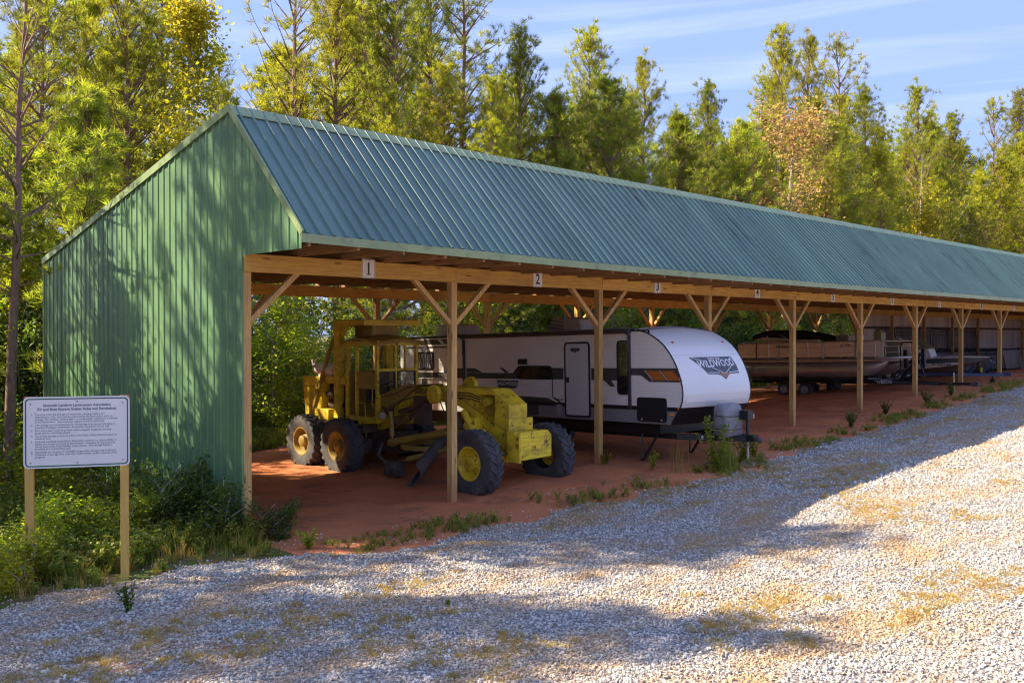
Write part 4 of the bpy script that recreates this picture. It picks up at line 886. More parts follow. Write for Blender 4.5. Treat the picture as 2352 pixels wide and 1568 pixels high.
# air conditioners
for y0 in (3.70,8.6):
    mb=MB(); mb.prism([(y0,.02),(y0+.05,.30),(y0+.40,.36),(y0+1.0,.36),(y0+1.25,.02)],lambda u,v,t:(t,u,3.0+v),.75,1.55); R('air_conditioner',mb,mat('ac_shroud_beige',(.50,.42,.33),.6,col2=(.40,.33,.25),ns=3),b=.03)
mb=MB()
for k in range(8): mb.box(.745,.752,4.3,4.9,3.07+.035*k,3.085+.035*k)
R('vent_grille',mb,BLK)
# wheels, stabilisers, chassis
for x in(.14,W-.14):
    for y in(5.9,6.8):
        c=Vector((x,y,.36)); t=R('tyre',tyre_mb(c,.34,.21,.19,28,lug=.012),RUB)
        s=-1 if x<1 else 1; mb=MB(); mb.lathe([(.195,s*.09),(.18,s*.07),(.10,s*.05),(.05,s*.09),(0,s*.095)],c,(1,0,0),20); R('rim',mb,SILV)
mb=MB()
for y in(.9,9.8):
    for x in(.35,W-.35): mb.beam((x,y,.72),(x-.1,y+.45,.02),.04,.05); mb.beam((x,y+.5,.72),(x-.1,y+.45,.02),.03,.03)
R('stabiliser',mb,BLK)
mb=MB()
for x in(.45,W-.45): mb.beam((x,LEN-.3,.62),(x,.5,.62),.06,.12); mb.beam((x,.5,.62),(1.2+(.04 if x>1.2 else -.04),-.86,.60),.07,.13)
mb.box(1.10,1.30,-1.0,-.72,.55,.68); mb.box(.75,1.65,-.35,-.22,.57,.66); R('tongue_frame',mb,BLK)
mb=MB(); mb.box(1.13,1.27,-1.12,-.98,.55,.64); mb.sphere((1.2,-1.1,.58),.06); R('coupler',mb,DGREY)
mb=MB(); mb.prism(rrect(.10,.075,.01),lambda u,v,t:(.62+u*.8-t*.3,-.02+.0*u-.03-t,.62+v),0,.004); R('tag',mb,CHR)
mb=MB(); P=[]
for z,sx,sy in((.66,.31,.20),(.70,.335,.215),(.95,.335,.215),(1.20,.325,.21),(1.30,.30,.19),(1.345,.22,.13)):
    P.append([(.98+sx*math.copysign(abs(math.cos(a))**.55,math.cos(a)),-.46+sy*math.copysign(abs(math.sin(a))**.7,math.sin(a)),z+.012*math.sin(3*a+z*9)) for a in np.linspace(0,2*math.pi,25)])
P.append([(.98,-.46,1.35)]*25); mb.grid(P[::-1]); tk=R('tank_cover',mb,mat('weathered_grey_cover',(.17,.17,.18),.6,col2=(.24,.24,.25),ns=6,bmp=.5,bs=20),sm_=50)
mb=MB()
for z in(.82,1.10): mb.tube([(.98+.34*math.copysign(abs(math.cos(a))**.55,math.cos(a)),-.46+.219*math.copysign(abs(math.sin(a))**.7,math.sin(a)),z+.02*math.sin(a)) for a in np.linspace(math.pi*.95,math.pi*2.05,16)],.006,5)
R('strap',mb,BLK,tk)
mb=MB(); mb.cyl((1.2,-.80,.05),(1.2,-.80,.62),.026,10,mi=1); mb.cyl((1.2,-.80,.6),(1.2,-.80,1.2),.038,10); mb.box(1.08,1.28,-.90,-.70,1.0,1.20); mb.box(1.24,1.34,-.88,-.74,1.03,1.12,1); mb.cyl((1.2,-.8,.035),(1.2,-.8,.05),.08,12); link('tongue_jack',mb,(BLK,mat('jack_beige',(.5,.45,.33),.5)),rv,world=False)
mb=MB(); mb.tube([(1.26,-1.0,.62),(1.34,-1.05,.70),(1.40,-1.08,.66),(1.38,-1.1,.55)],.008,5); R('breakaway_cable',mb,mat('red_cable',(.6,.02,.05),.4))
mb=MB(); mb.tube([(.9,-.5,.55),(1.0,-.7,.42),(1.1,-.85,.45),(1.18,-.95,.56)],.010,5); mb.tube([(1.5,-.4,.55),(1.4,-.65,.35),(1.3,-.85,.42),(1.24,-.95,.56)],.010,5); R('safety_chain',mb,DGREY)
jw=Matrix.Translation(RVO)@Euler(rvrot).to_matrix().to_4x4()@Vector((1.2,-.8,0))
mb=MB(); mb.box(-.22,.24,-.16,.16,0,.05); o=link('jack_board',mb,mat('scrap_plank',(.26,.16,.10),.85,col2=(.35,.24,.15),ns=4,st=(1,8,8)),None,bevel=.004); o.location=(jw.x,jw.y,gh(jw.x,jw.y)+.015); o.rotation_euler=(0,rad(-4),rad(25)); tag(o,'short weathered plank on the gravel under the travel trailer jack','board')
# ---------------------------------------------------------------- pontoon boat on its trailer
PO=Vector((33.9,14.7,.93)); prot=(-.0286,0,0)
pb=thing('pontoon_boat',PO,'tan railed pontoon boat with folded black canopy under the shelter, beside the ribbed closed wall','boat',rot=prot)
ALU=mat('pontoon_aluminium',(.50,.44,.40),.38,.6,col2=(.38,.33,.30),ns=1.2); TANP=mat('tan_fence_panel',(.78,.58,.33),.5,col2=(.68,.50,.29),ns=.8); RAIL=mat('rail_tube',(.60,.54,.44),.35,.4); PALE=mat('cream_fence_panel',(.62,.55,.42),.5)
DECKM=mat('deck_trim_maroon',(.14,.08,.07),.5); BLKC=mat('black_canvas',(.008,.008,.009),.8); TANV=mat('tan_vinyl',(.34,.26,.17),.55)
def Bp(n,mb,m,p=None,b=0,sm_=40): return link(n,mb,m,p or pb,world=False,bevel=b,smooth=sm_)
PWD=2.5; DK=1.42
for x in(.42,PWD-.42):
    mb=MB(); pts=[(x,.10,DK-.10),(x,.22,DK-.18),(x,.5,DK-.29),(x,.85,DK-.38),(x,1.3,DK-.42),(x,6.1,DK-.42),(x,6.35,DK-.42)]; mb.tube(pts,[.02,.10,.22,.30,.33,.33,.25],20); Bp('pontoon_tube',mb,ALU)
mb=MB(); mb.box(.0,PWD,.15,6.35,DK-.13,DK); mb.tube([(0,.4,DK-.03),(.02,.05,DK-.02),(.5,-.45,DK-.0),(1.25,-.55,DK),(2.0,-.45,DK),(PWD-.02,.05,DK-.02)],.055,8); Bp('deck_edge',mb,ALU)
mb=MB(); mb.add([(.02,.1,DK+.004),(.5,-.42,DK+.004),(2.0,-.42,DK+.004),(PWD-.02,.1,DK+.004),(PWD-.02,6.3,DK+.004),(.02,6.3,DK+.004)],[(0,1,2,3,4,5)]); Bp('deck',mb,DECKM)
mb=MB(); mb.box(-.012,0,.3,6.35,DK-.05,DK-.015); Bp('rub_rail',mb,DECKM)
def fence(y0,y1,x,m,pick,nb):
    mb=MB(); mb.box(x-.008,x+.008,y0+.03,y1-.03,DK+.06,DK+.60); Bp('fence_panel',mb,m)
    mb=MB(); mb.tube([(x-.012,y0,DK+.02),(x-.012,y0,DK+.58),(x-.012,y0+.05,DK+.63),(x-.012,y1-.05,DK+.63),(x-.012,y1,DK+.58),(x-.012,y1,DK+.02)],.016,6)
    for k in range(1,nb+1): mb.cyl((x-.014,y0,DK+.63*k/(nb+1)),(x-.014,y1,DK+.63*k/(nb+1)),.010,5)
    for yy in pick: mb.cyl((x-.016,yy,DK+.02),(x-.016,yy,DK+.62),.012,5)
    Bp('fence_rail',mb,RAIL)
fence(.12,1.15,.03,PALE,(.42,),3); fence(1.2,2.45,.03,TANP,(1.75,),2); fence(2.5,4.35,.03,TANP,(3.1,3.7),2); fence(4.4,5.3,.03,TANP,(4.8,),2); fence(5.4,6.2,.03,TANP,(),2)
for y0,y1 in((.12,2.45),(2.6,6.2)): fence(y0,y1,PWD-.03,TANP,(),2)
mb=MB(); mb.tube([(.05,.05,DK),(.05,.05,DK+.62),(PWD-.05,.05,DK+.62),(PWD-.05,.05,DK)],.016,6)
for z in(.2,.42): mb.cyl((.05,.05,DK+z),(PWD-.05,.05,DK+z),.01,5)
Bp('bow_rail',mb,RAIL)
for a,b,h in((.35,1.6,.62),(2.7,3.6,.70),(4.2,5.9,.66)):
    mb=MB(); mb.box(.12,.6,a,b,DK,DK+.42); mb.box(.08,.24,a,b,DK+.4,DK+h+.05); mb.box(1.9,2.38,a,b,DK,DK+.42); mb.box(2.28,2.42,a,b,DK+.4,DK+h+.05); Bp('bench_seat',mb,TANV,b=.03)
mb=MB(); mb.box(1.0,1.4,.55,1.0,DK+.4,DK+.5); mb.prism([(.62,DK+.5),(.60,DK+.95),(.72,DK+1.05),(.9,DK+.98),(.95,DK+.5)],lambda u,v,t:(t,u,v),1.0,1.4); Bp('captain_chair',mb,mat('olive_vinyl',(.24,.22,.10),.6),b=.03)
mb=MB(); mb.box(1.6,2.2,2.2,2.75,DK,DK+.9); Bp('console',mb,TANV,b=.04)
mb=MB(); mb.tube([(.5,2.6,DK+.74),(.5,3.2,DK+.86),(.5,4.3,DK+1.02),(.5,5.2,DK+1.0),(.5,5.75,DK+.86)],[.05,.10,.14,.16,.10],10); mb.tube([(2.0,2.6,DK+.74),(2.0,3.2,DK+.86),(2.0,4.3,DK+1.02),(2.0,5.2,DK+1.0),(2.0,5.75,DK+.86)],[.05,.10,.14,.16,.10],10); mb.beam((1.25,3.0,DK+.80),(1.25,5.7,DK+.92),1.5,.12); Bp('folded_canopy',mb,BLKC)
mb=MB()
for k in range(5): mb.cyl((.3,5.6-.1*k,DK+.80+.02*k),(.3,2.9+.2*k,DK+.64+.03*k),.014,6)
mb.cyl((.25,4.9,DK+.6),(.25,5.0,DK+.95),.014,6); mb.cyl((.25,3.7,DK+.62),(.25,4.4,DK+.95),.014,6); Bp('canopy_frame',mb,RAIL)
mb=MB(); mb.prism([(6.35,DK+.32),(6.35,DK+.62),(6.55,DK+.72),(6.85,DK+.66),(6.95,DK+.45),(6.8,DK+.25)],lambda u,v,t:(t,u,v),1.05,1.45); Bp('outboard_cowl',mb,mat('outboard_grey',(.12,.12,.13),.25,.3,coat=.5),b=.05)
mb=MB(); mb.box(1.15,1.35,6.5,6.75,DK-.6,DK+.3); mb.box(1.1,1.4,6.35,6.6,DK-.1,DK+.35); Bp('outboard_leg',mb,BLKC)
Bp('lettering',text_mb('Nickamac',.15,lambda u,v:(-.003,4.12-u,DK+.44+v),bold=.003,sx=1.15,shear=.2),mat('faded_boat_lettering',(.07,.05,.035),.6),sm_=0)
Bp('lettering',text_mb('SC 7749',.13,lambda u,v:(-.003,1.56-u,DK+.44+v),bold=.002,sx=.9),bpy.data.materials['faded_boat_lettering'],sm_=0)
pt=thing('boat_trailer',(33.9,14.7,.93),'black twin axle trailer carrying the tan pontoon boat','trailer',rot=prot)
def Tp(n,mb,m,p=None,b=0,sm_=35): return link(n,mb,m,p or pt,world=False,bevel=b,smooth=sm_)
FRM=mat('trailer_black',(.012,.012,.013),.5)
mb=MB(); 
for x in(.75,1.75): mb.beam((x,6.0,.50),(x,.2,.50),.08,.14)
mb.beam((.75,.25,.50),(1.2,-1.4,.44),.08,.12); mb.beam((1.75,.25,.50),(1.3,-1.4,.44),.08,.12); mb.box(1.2,1.3,-2.6,-1.2,.39,.49)
for y in(.6,2.2,3.6,5.2): mb.box(.15,2.35,y-.05,y+.05,.54,.62)
for x in(.42,2.08): mb.beam((x,5.8,.64),(x,.9,.64),.14,.05)
Tp('frame',mb,FRM)
mb=MB(); mb.box(-.15,.05,2.7,4.6,.46,.50); Tp('mudguard',mb,FRM)
for y in(3.28,4.18):
    for x,s in((.10,-1),(2.4,1)):
        c=Vector((x,y,.20+.02)); t=Tp('tyre',tyre_mb(c,.27,.19,.15,24,lug=.01),RUB); mb=MB(); mb.lathe([(.155,s*.08),(.13,s*.05),(.07,s*.05),(.04,s*.09),(0,s*.095)],c,(1,0,0),16); Tp('rim',mb,mat('dull_rim',(.30,.30,.30),.5,.5))
mb=MB(); mb.box(-.16,-.14,2.55,2.68,.44,.50); mb.box(-.16,-.14,4.4,4.52,.44,.50); Tp('marker_light',mb,AMB)
mb=MB(); mb.box(-.02,.5,2.0,2.06,.30,.5); Tp('bracket',mb,FRM)
Tp('lettering',text_mb('WESCO',.17,lambda u,v:(.70-.3*0,.42-u,.455+v),bold=.006,sx=1.0),CHR,sm_=0)
mb=MB(); mb.beam((1.25,.10,.45),(1.25,-.75,1.55),.10,.10); mb.beam((.95,.3,.5),(1.2,-.65,1.3),.06,.06); mb.box(.95,1.1,-.35,-.22,1.0,1.7); mb.box(1.45,1.6,-.8,-.68,1.0,1.72); mb.tube([(1.0,-.1,.75),(1.0,-.1,1.8),(1.0,-.2,1.98),(1.0,-.5,1.98),(1.0,-.62,1.85),(1.0,-.95,.75)],.03,8); Tp('boarding_ladder',mb,FRM)
mb=MB(); mb.cyl((1.25,-1.9,.06),(1.25,-1.9,.85),.03,8); mb.lathe([(.10,-.03),(.12,0),(.10,.03),(.03,.03),(.03,-.03)],(1.25,-1.9,.10),(1,0,0),16); Tp('jack_stand',mb,mat('jack_yellowish',(.5,.45,.2),.5))
mb=MB(); mb.box(1.18,1.32,-2.75,-2.5,.36,.50); mb.tube([(1.2,-2.6,.5),(1.15,-2.75,.62),(1.2,-2.85,.5)],.01,5); Tp('coupler',mb,DGREY)

# ---------------------------------------------------------------- second boat on the blue trailer
B2=Vector((38.2,12.96,1.30)); 
rb=thing('runabout_boat',B2,'low pale runabout boat with dark gunwale stripe on the blue trailer','boat')
HUL=mat('hull_dusty_white',(.68,.60,.57),.35,col2=(.60,.52,.49),ns=1.5); HUD=mat('hull_bottom_tan',(.22,.15,.13),.5); GUN=mat('gunwale_charcoal',(.035,.037,.042),.4)
def R2(n,mb,m,p=None,b=0,sm_=40): return link(n,mb,m,p or rb,world=False,bevel=b,smooth=sm_)
# stations from bow (y=0) to stern; (y, half beam, sheer z, chine z, keel z)
ST=[(0,.03,1.02,.98,.96),(.4,.32,1.01,.88,.82),(.9,.60,1.00,.74,.62),(1.5,.86,.97,.62,.42),(2.2,1.0,.93,.53,.30),(3.2,1.06,.88,.46,.24),(4.6,1.06,.82,.42,.22),(5.4,1.04,.80,.41,.22)]
cx=1.06
def stat(s,k):
    y,hb,sh,ch,ke=ST[k]
    return [(cx-s*hb,y,sh),(cx-s*hb*.99,y,sh-.12*(1 if k else .1)),(cx-s*hb*.97,y,sh-.20*(1 if k else .2)),(cx-s*hb*.86,y,ch),(cx,y,ke)]
for nm,a,b,m in(('gunwale_band',0,2,GUN),('hull_side',2,4,HUL)):
    mb=MB()
    for s in(1,-1):
        g_=[stat(s,k)[a:b] for k in range(len(ST))]; 
        if nm=='hull_side': g_=[[stat(s,k)[2],stat(s,k)[3]] for k in range(len(ST))]
        else: g_=[[stat(s,k)[0],stat(s,k)[2]] for k in range(len(ST))]
        mb.grid(g_ if s<0 else [r[::-1] for r in g_])
    R2(nm,mb,m)
mb=MB()
for s in(1,-1):
    g_=[stat(s,k)[3:5] for k in range(len(ST))]; mb.grid(g_ if s<0 else [r[::-1] for r in g_])
R2('hull_bottom',mb,HUD)
mb=MB(); st=ST[-1]; mb.add([(cx-st[1],st[0],st[2]),(cx+st[1],st[0],st[2]),(cx+st[1]*.86,st[0],st[3]),(cx,st[0],st[4]),(cx-st[1]*.86,st[0],st[3])],[(0,1,2,3,4)]); R2('transom',mb,HUL)
mb=MB(); mb.grid([[(cx-ST[k][1],ST[k][0],ST[k][2]+.01),(cx,ST[k][0],ST[k][2]+.10*min(1,ST[k][1]*1.2)),(cx+ST[k][1],ST[k][0],ST[k][2]+.01)] for k in range(5)]); mb.add([(cx-1.0,2.2,.95),(cx-.85,2.2,.96),(cx-.9,5.4,.83),(cx-1.04,5.4,.82)],[(0,1,2,3)]); mb.add([(cx+1.0,2.2,.95),(cx+.85,2.2,.96),(cx+.9,5.4,.83),(cx+1.04,5.4,.82)],[(3,2,1,0)]); R2('foredeck',mb,HUL)
mb=MB(); mb.tube([(cx-ST[k][1]-.005,ST[k][0],ST[k][2]) for k in range(len(ST))],.022,6); R2('rub_rail',mb,RAIL)
mb=MB(); mb.prism([(1.95,.95),(2.1,1.35),(2.6,1.38),(2.9,.88)],lambda u,v,t:(t,u,v),.35,1.0); R2('console',mb,HUL,b=.03)
w_=R2('windscreen',MB().prism([(2.0,1.34),(2.75,1.72),(2.9,1.72),(2.5,1.30)],lambda u,v,t:(t,u,v),.33,1.02),mat('olive_console_cover',(.20,.17,.07),.7))
mb=MB(); mb.tube([(.12,2.95,.9),(.12,3.0,1.66),(.2,3.35,1.74),(.9,3.4,1.72),(1.0,3.45,.9)],.03,8); mb.tube([(.12,3.0,1.2),(.12,3.45,1.2)],.015,5); mb.tube([(.12,3.35,.85),(.12,3.38,1.72),(.12,2.3,1.40)],.022,6); R2('tower_frame',mb,RAIL)
mb=MB(); mb.box(.4,.9,3.3,3.8,.75,1.25); mb.box(1.2,1.7,3.3,3.8,.75,1.25); R2('seat',mb,TANV,b=.04)
mb=MB(); mb.prism([(5.45,1.0),(5.45,1.35),(5.75,1.4),(5.95,1.2),(5.85,.95)],lambda u,v,t:(t,u,v),.85,1.25); mb.box(.95,1.15,5.5,5.75,.3,.95); R2('outboard_motor',mb,BLKC,b=.04)
R2('registration',text_mb('SC 5493 BP',.145,lambda u,v:(cx-float(np.interp(1.55-u,[s[0] for s in ST],[s[1] for s in ST]))*.975-.012+.004,1.55-u,.665+v-(u*.02)),bold=.003),INK,sm_=0)
bt=thing('blue_boat_trailer',(38.2,12.96,1.28),'blue painted trailer with winch post carrying the runabout boat','trailer')
BLU=mat('trailer_blue',(.035,.07,.16),.5,col2=(.06,.09,.15),ns=4)
def Q2(n,mb,m): return link(n,mb,m,bt,world=False)
mb=MB()
for x,s in((.35,1),(1.77,-1)): mb.beam((x,5.2,.34),(x,1.0,.34),.07,.11); mb.beam((x,1.0,.34),(1.06-s*.05,-.55,.36),.07,.11)
mb.box(1.0,1.12,-.8,-.45,.32,.44); mb.beam((1.06,.30,.40),(1.06,-.15,.86),.07,.09); mb.beam((1.06,.75,.40),(1.06,.55,.84),.07,.09); mb.box(.2,1.9,1.0,1.08,.3,.38); mb.box(.2,1.9,4.5,4.58,.3,.38); Q2('frame',mb,BLU)
mb=MB(); mb.lathe([(.10,-.05),(.10,.05),(0,.05)],(1.0,.02,.86),(1,0,0),14); mb.cyl((.9,.0,.86),(.9,-.25,.80),.012,6); Q2('winch',mb,mat('winch_grey',(.15,.16,.17),.5))
mb=MB(); mb.box(1.0,1.02,.25,.33,.42,.62); Q2('strap_end',mb,mat('strap_yellow',(.6,.5,.05),.6))
mb=MB(); mb.cyl((1.06,-.1,.03),(1.06,-.1,.36),.03,8); mb.lathe([(.09,-.03),(.10,0),(.09,.03),(.02,.03)],(1.06,-.1,.10),(1,0,0),14); Q2('jack',mb,FRM)
mb=MB(); mb.box(.26,.30,2.5,2.62,.34,.40); Q2('marker_light',mb,REDL)
for y in(3.6,):
    for x in(.1,2.02): Q2('tyre',tyre_mb(Vector((x,y,.24)),.28,.18,.15,20,lug=.01),RUB)
# ---------------------------------------------------------------- iron fence panels
IRB=mat('black_iron',(.010,.010,.011),.6)
me=None
def iron_panel():
    mb=MB(); w=2.35
    for z in(.22,1.05,1.22): mb.box(-w/2,w/2,-.012,.012,z,z+.035)
    k=-w/2+.06
    while k<w/2:
        mb.box(k-.009,k+.009,-.009,.009,.04,1.36); mb.add([(k-.022,0,1.36),(k+.022,0,1.36),(k,0,1.46)],[(0,1,2)]); mb.add([(k,-.022,1.36),(k,.022,1.36),(k,0,1.46)],[(0,1,2)]); k+=.115
    for x in(-w/2,w/2-.03): mb.box(x,x+.03,-.015,.015,0,1.40)
    return mesh_of('iron_fence_panel',mb,IRB,0)
IP=iron_panel()
ups=['leftmost, behind the pontoon','second from left, above the runabout','third, in the middle of the row','fourth, right of the middle post','fifth, second from the right end','rightmost of the hung row']
for i in range(6):
    o=put('iron_fence_panel',IP,None,(49.9+2.42*i,YB-.10-.03*(i%2),2.12-.03*(i%3)),(rad(-3),rad([-2,1,0,2,-1,0][i]),0)); tag(o,'iron fence panel hung on the back wall, '+ups[i],'fence panel','iron fence panels hung on the back wall')
lows=['beside the runabout console','behind the runabout bow','behind the blue trailer winch post','rightmost, nearest the bare wall']
for i in range(4):
    z=gh(57.5+3*i,21); o=put('iron_fence_panel',IP,None,(57.3+3.0*i,YB-.55+.05*(i%2),z),(rad(-14),0,rad([2,-1,1,0][i])),(1.25,1,1.2)); tag(o,'iron fence panel leaning low on the back wall, '+lows[i],'fence panel','iron fence panels leaning low on the back wall')
mb=MB(); mb.beam((70.6,YB-.6,gh(70.6,21.2)),(71.5,YB-.15,gh(71.5,21.5)+1.0),.14,.03); o=link('leaning_board',mb,mat('pale_board',(.5,.46,.36),.7)); tag(o,'pale board leaning against the closed wall beyond the fence panels','board')
# ---------------------------------------------------------------- trees and shrubs
def mesh_np(name,V,F3,mats,tint=None,midx=None):
    V=np.asarray(V,dtype=np.float32); F=np.asarray(F3,dtype=np.int32); k=F.shape[1]
    me=bpy.data.meshes.new(name); me.vertices.add(len(V)); me.vertices.foreach_set('co',V.ravel())
    me.loops.add(F.size); me.loops.foreach_set('vertex_index',F.ravel()); me.polygons.add(len(F))
    me.polygons.foreach_set('loop_start',np.arange(0,F.size,k,dtype=np.int32)); 
    try: me.polygons.foreach_set('loop_total',np.full(len(F),k,dtype=np.int32))
    except Exception: pass
    for m in mats: me.materials.append(m)
    if tint is not None:
        a=me.attributes.new('tint','FLOAT','FACE'); a.data.foreach_set('value',np.asarray(tint,dtype=np.float32))
    me.update(calc_edges=True); me.validate(); return me
def rotframes(D,rng):
    D=D/np.linalg.norm(D,axis=1,keepdims=True); r=rng.normal(size=D.shape); U=np.cross(D,r); U/=np.linalg.norm(U,axis=1,keepdims=True)+1e-9; W=np.cross(D,U); return D,U,W
def needles(C,D,rng,n=18,L=.22,w=.016,spread=1.15,name='crown',mat_=None,tintc=None):
    # C,D: tuft centres and axes; every tuft is a brush of n thin triangles
    m=len(C); D,U,W=rotframes(D,rng); 
    a=rng.uniform(0,2*np.pi,(m,n)); th=spread*np.sqrt(rng.uniform(.02,1,(m,n)))
    dirs=D[:,None]*np.cos(th)[...,None]+(U[:,None]*np.cos(a)[...,None]+W[:,None]*np.sin(a)[...,None])*np.sin(th)[...,None]
    ln=L*rng.uniform(.65,1.15,(m,n))[...,None]; base=C[:,None]-D[:,None]*rng.uniform(0,.6,(m,n))[...,None]*L
    side=np.cross(dirs,rng.normal(size=dirs.shape)); side/=np.linalg.norm(side,axis=2,keepdims=True)+1e-9
    V=np.stack([base+dirs*ln*.15-side*w/2,base+dirs*ln*.15+side*w/2,base+dirs*ln],2).reshape(-1,3)
    F=np.arange(len(V)).reshape(-1,3); t=np.clip((tintc[:,None] if tintc is not None else .5)+rng.normal(0,.16,(m,n)),0,1).ravel()
    return mesh_np(name,V,F,[mat_],t)
def leaves(C,rng,n=10,R=.25,s=.09,mat_=None,name='crown',tintc=None,flat=.6):
    m=len(C); P=(C[:,None]+rng.normal(0,R*.55,(m,n,3))*np.array([1,1,.8])).reshape(-1,3); N_=len(P)
    nrm=rng.normal(size=(N_,3)); nrm[:,2]=np.abs(nrm[:,2])+flat; nrm,U,W=rotframes(nrm,rng); sz=(s*rng.uniform(.6,1.3,N_))[:,None]
    V=np.stack([P-U*sz,P-W*sz*.55+nrm*sz*.12,P+U*sz,P+W*sz*.55+nrm*sz*.12],1).reshape(-1,3); F=np.arange(len(V)).reshape(-1,4)
    t=np.clip(np.repeat(tintc if tintc is not None else np.full(m,.5),n)+rng.normal(0,.18,N_),0,1)
    return mesh_np(name,V,F,[mat_],t)
def tubes_mb(mb,pts,r,n): mb.tube(pts,r,n,False)
def pine_proto(seed,H=14,cb=.35,R=2.6,whorl=.5,per=4,tufts=7,L=.22,w=.018,n=16,m=PINE,sparse=0,lean=0,top_r=.15):
    q=random.Random(seed); rng=np.random.default_rng(seed); wood_=MB(); C=[];D=[];T=[]
    tp=[Vector((q.uniform(-.05,.05)*i/4,q.uniform(-.05,.05)*i/4,H*i/8)) for i in range(9)]
    r0=.011*H+.02; tubes_mb(wood_,tp,[r0*(1-.93*i/8) for i in range(9)],8)
    def at(z): i=min(7,int(z/H*8)); f=z/H*8-i; return tp[i].lerp(tp[i+1],f)
    z=cb*H
    for _ in range(int(3+H*.4)):   # dead stubs below the crown
        zz=q.uniform(.1,cb)*H; a=q.uniform(0,6.28); p=at(zz); l=q.uniform(.3,1.3); tubes_mb(wood_,[p,p+Vector((math.cos(a)*l,math.sin(a)*l,q.uniform(-.1,.4)*l))],[.018,.004],3)
    while z<H*.99:
        t=(z-cb*H)/(H*(1-cb)); prof_=((1-t)**.55*(.6+.4*min(1,t/.18))+top_r*(1-t)**.5*.55)*q.uniform(.75,1.15)
        for b in range(per):
            if q.random()<sparse: continue
            a=q.uniform(0,6.28); l=R*prof_*q.uniform(.55,1.15)
            if l<.12: l=.12+.2*q.random()
            el=rad(8+50*t+q.uniform(-12,14)); p=at(min(z+q.uniform(-.2,.2),H*.995)); d=Vector((math.cos(a)*math.cos(el),math.sin(a)*math.cos(el),math.sin(el)))
            pts=[p]; 
            for k in range(1,5): d2=(d+Vector((0,0,.10*k))).normalized(); pts.append(pts[-1]+d2*l/4+Vector((q.uniform(-.04,.04),q.uniform(-.04,.04),0))*l)
            tubes_mb(wood_,pts,[.012+.010*l,.010+.007*l,.012,.009,.005],4)
            tc=q.uniform(.25,.75)
            nt_=max(2,int(tufts*(.35+.65*l/R)))
            for k in range(nt_):
                f=1-(k/nt_)*.72 if k else 1; i=min(3,int(f*4*.999)); g_=f*4-i; c=pts[i].lerp(pts[i+1],min(1,g_))
                if k:
                    s=Vector((q.uniform(-1,1),q.uniform(-1,1),q.uniform(-.1,.8))).normalized()*(q.uniform(.15,.5)*min(1,l)); e=c+s; tubes_mb(wood_,[c,e],[.007,.004],3)
                    C.append(e);D.append(s.normalized()+Vector((0,0,.5))); T.append(tc+q.uniform(-.1,.1))
                    if q.random()<.5: C.append(c.lerp(e,.5)+Vector((0,0,.06)));D.append(s.normalized()+Vector((0,0,.8))); T.append(tc)
                else: C.append(c);D.append(d2+Vector((0,0,.3))); T.append(tc+.1)
        z+=whorl*q.uniform(.75,1.25)*(1-.35*t)
    C.append(tp[-1]);D.append(Vector((0,0,1)));T.append(.7)
    cr_=needles(np.array(C),np.array(D),rng,n,L,w,1.2,'pine_crown',m,np.array(T))
    return mesh_of('pine_trunk',wood_,BARK,60),cr_,H
def broad_proto(seed,H=9,cb=.25,R=2.2,n=9,clusters=420,s=.085,m=GREEN,bark=GBARK,cone=.6,name='leaf_crown',rr=.30,stems=1):
    q=random.Random(seed); rng=np.random.default_rng(seed); wd=MB(); C=[];T=[]
    limbs=[]
    for st_ in range(stems):
        ox,oy=(0,0) if stems==1 else (q.uniform(-.35,.35),q.uniform(-.35,.35)); tx,ty=(q.uniform(-.1,.1)*H*.3,q.uniform(-.1,.1)*H*.3) if stems==1 else (ox*4*q.uniform(.3,1),oy*4*q.uniform(.3,1))
        tp=[Vector((ox+(tx-ox)*(i/6)+q.uniform(-.05,.05)*i/2,oy+(ty-oy)*(i/6)+q.uniform(-.05,.05)*i/2,H*(.97 if stems==1 else q.uniform(.75,1))*i/6)) for i in range(7)]
        tubes_mb(wd,tp,[(.012*H+.015)/(stems**.5)*(1-.9*i/6) for i in range(7)],6); limbs.append(tp)
        for _ in range(int(22/stems)+4):
            f=q.uniform(cb,.95); i=min(5,int(f*6)); p=tp[i].lerp(tp[i+1],f*6-i); a=q.uniform(0,6.28); t=(f-cb)/(1-cb); l=R*((1-t)**cone*(.5+.5*min(1,t/.25)))*q.uniform(.6,1.05)
            el=rad(20+35*t+q.uniform(-10,10)); d=Vector((math.cos(a)*math.cos(el),math.sin(a)*math.cos(el),math.sin(el))); pts=[p,p+d*l*.5+Vector((0,0,.03)),p+d*l+Vector((0,0,.12*l))]
            tubes_mb(wd,pts,[.012+.008*l,.009+.003*l,.005],3); limbs.append(pts)
    L_=[x for x in limbs]
    while len(C)<clusters:
        b=q.choice(L_[stems:]) if q.random()<.88 else q.choice(L_); f=q.uniform(.25,1)*(len(b)-1)*.999; i=int(f); c=b[i].lerp(b[i+1],f-i)
        if c.z<cb*H*.8: continue
        C.append(c+Vector((q.gauss(0,.16),q.gauss(0,.16),q.gauss(0,.14)))*R*.45); T.append(min(1,max(0,.5+.35*mnoise.noise(c*.9+Vector((seed,0,0)))*1.6)))
    return mesh_of('branches',wd,bark,60),leaves(np.array(C),rng,n,rr,s,m,name,np.array(T)),H
def place(proto,name,x,y,h,label,cat,group=None,rz=None,fat=1.0,z=None):
    tr,cr_,H=proto; s=h/H; t=thing(name,(x,y,(gh(x,y) if z is None else z)-.1),label,cat,group,rot=(0,0,random.uniform(0,6.28) if rz is None else rz)); t.scale=(s*fat,s*fat,s)
    put('trunk',tr,t); put('crown',cr_,t); return t
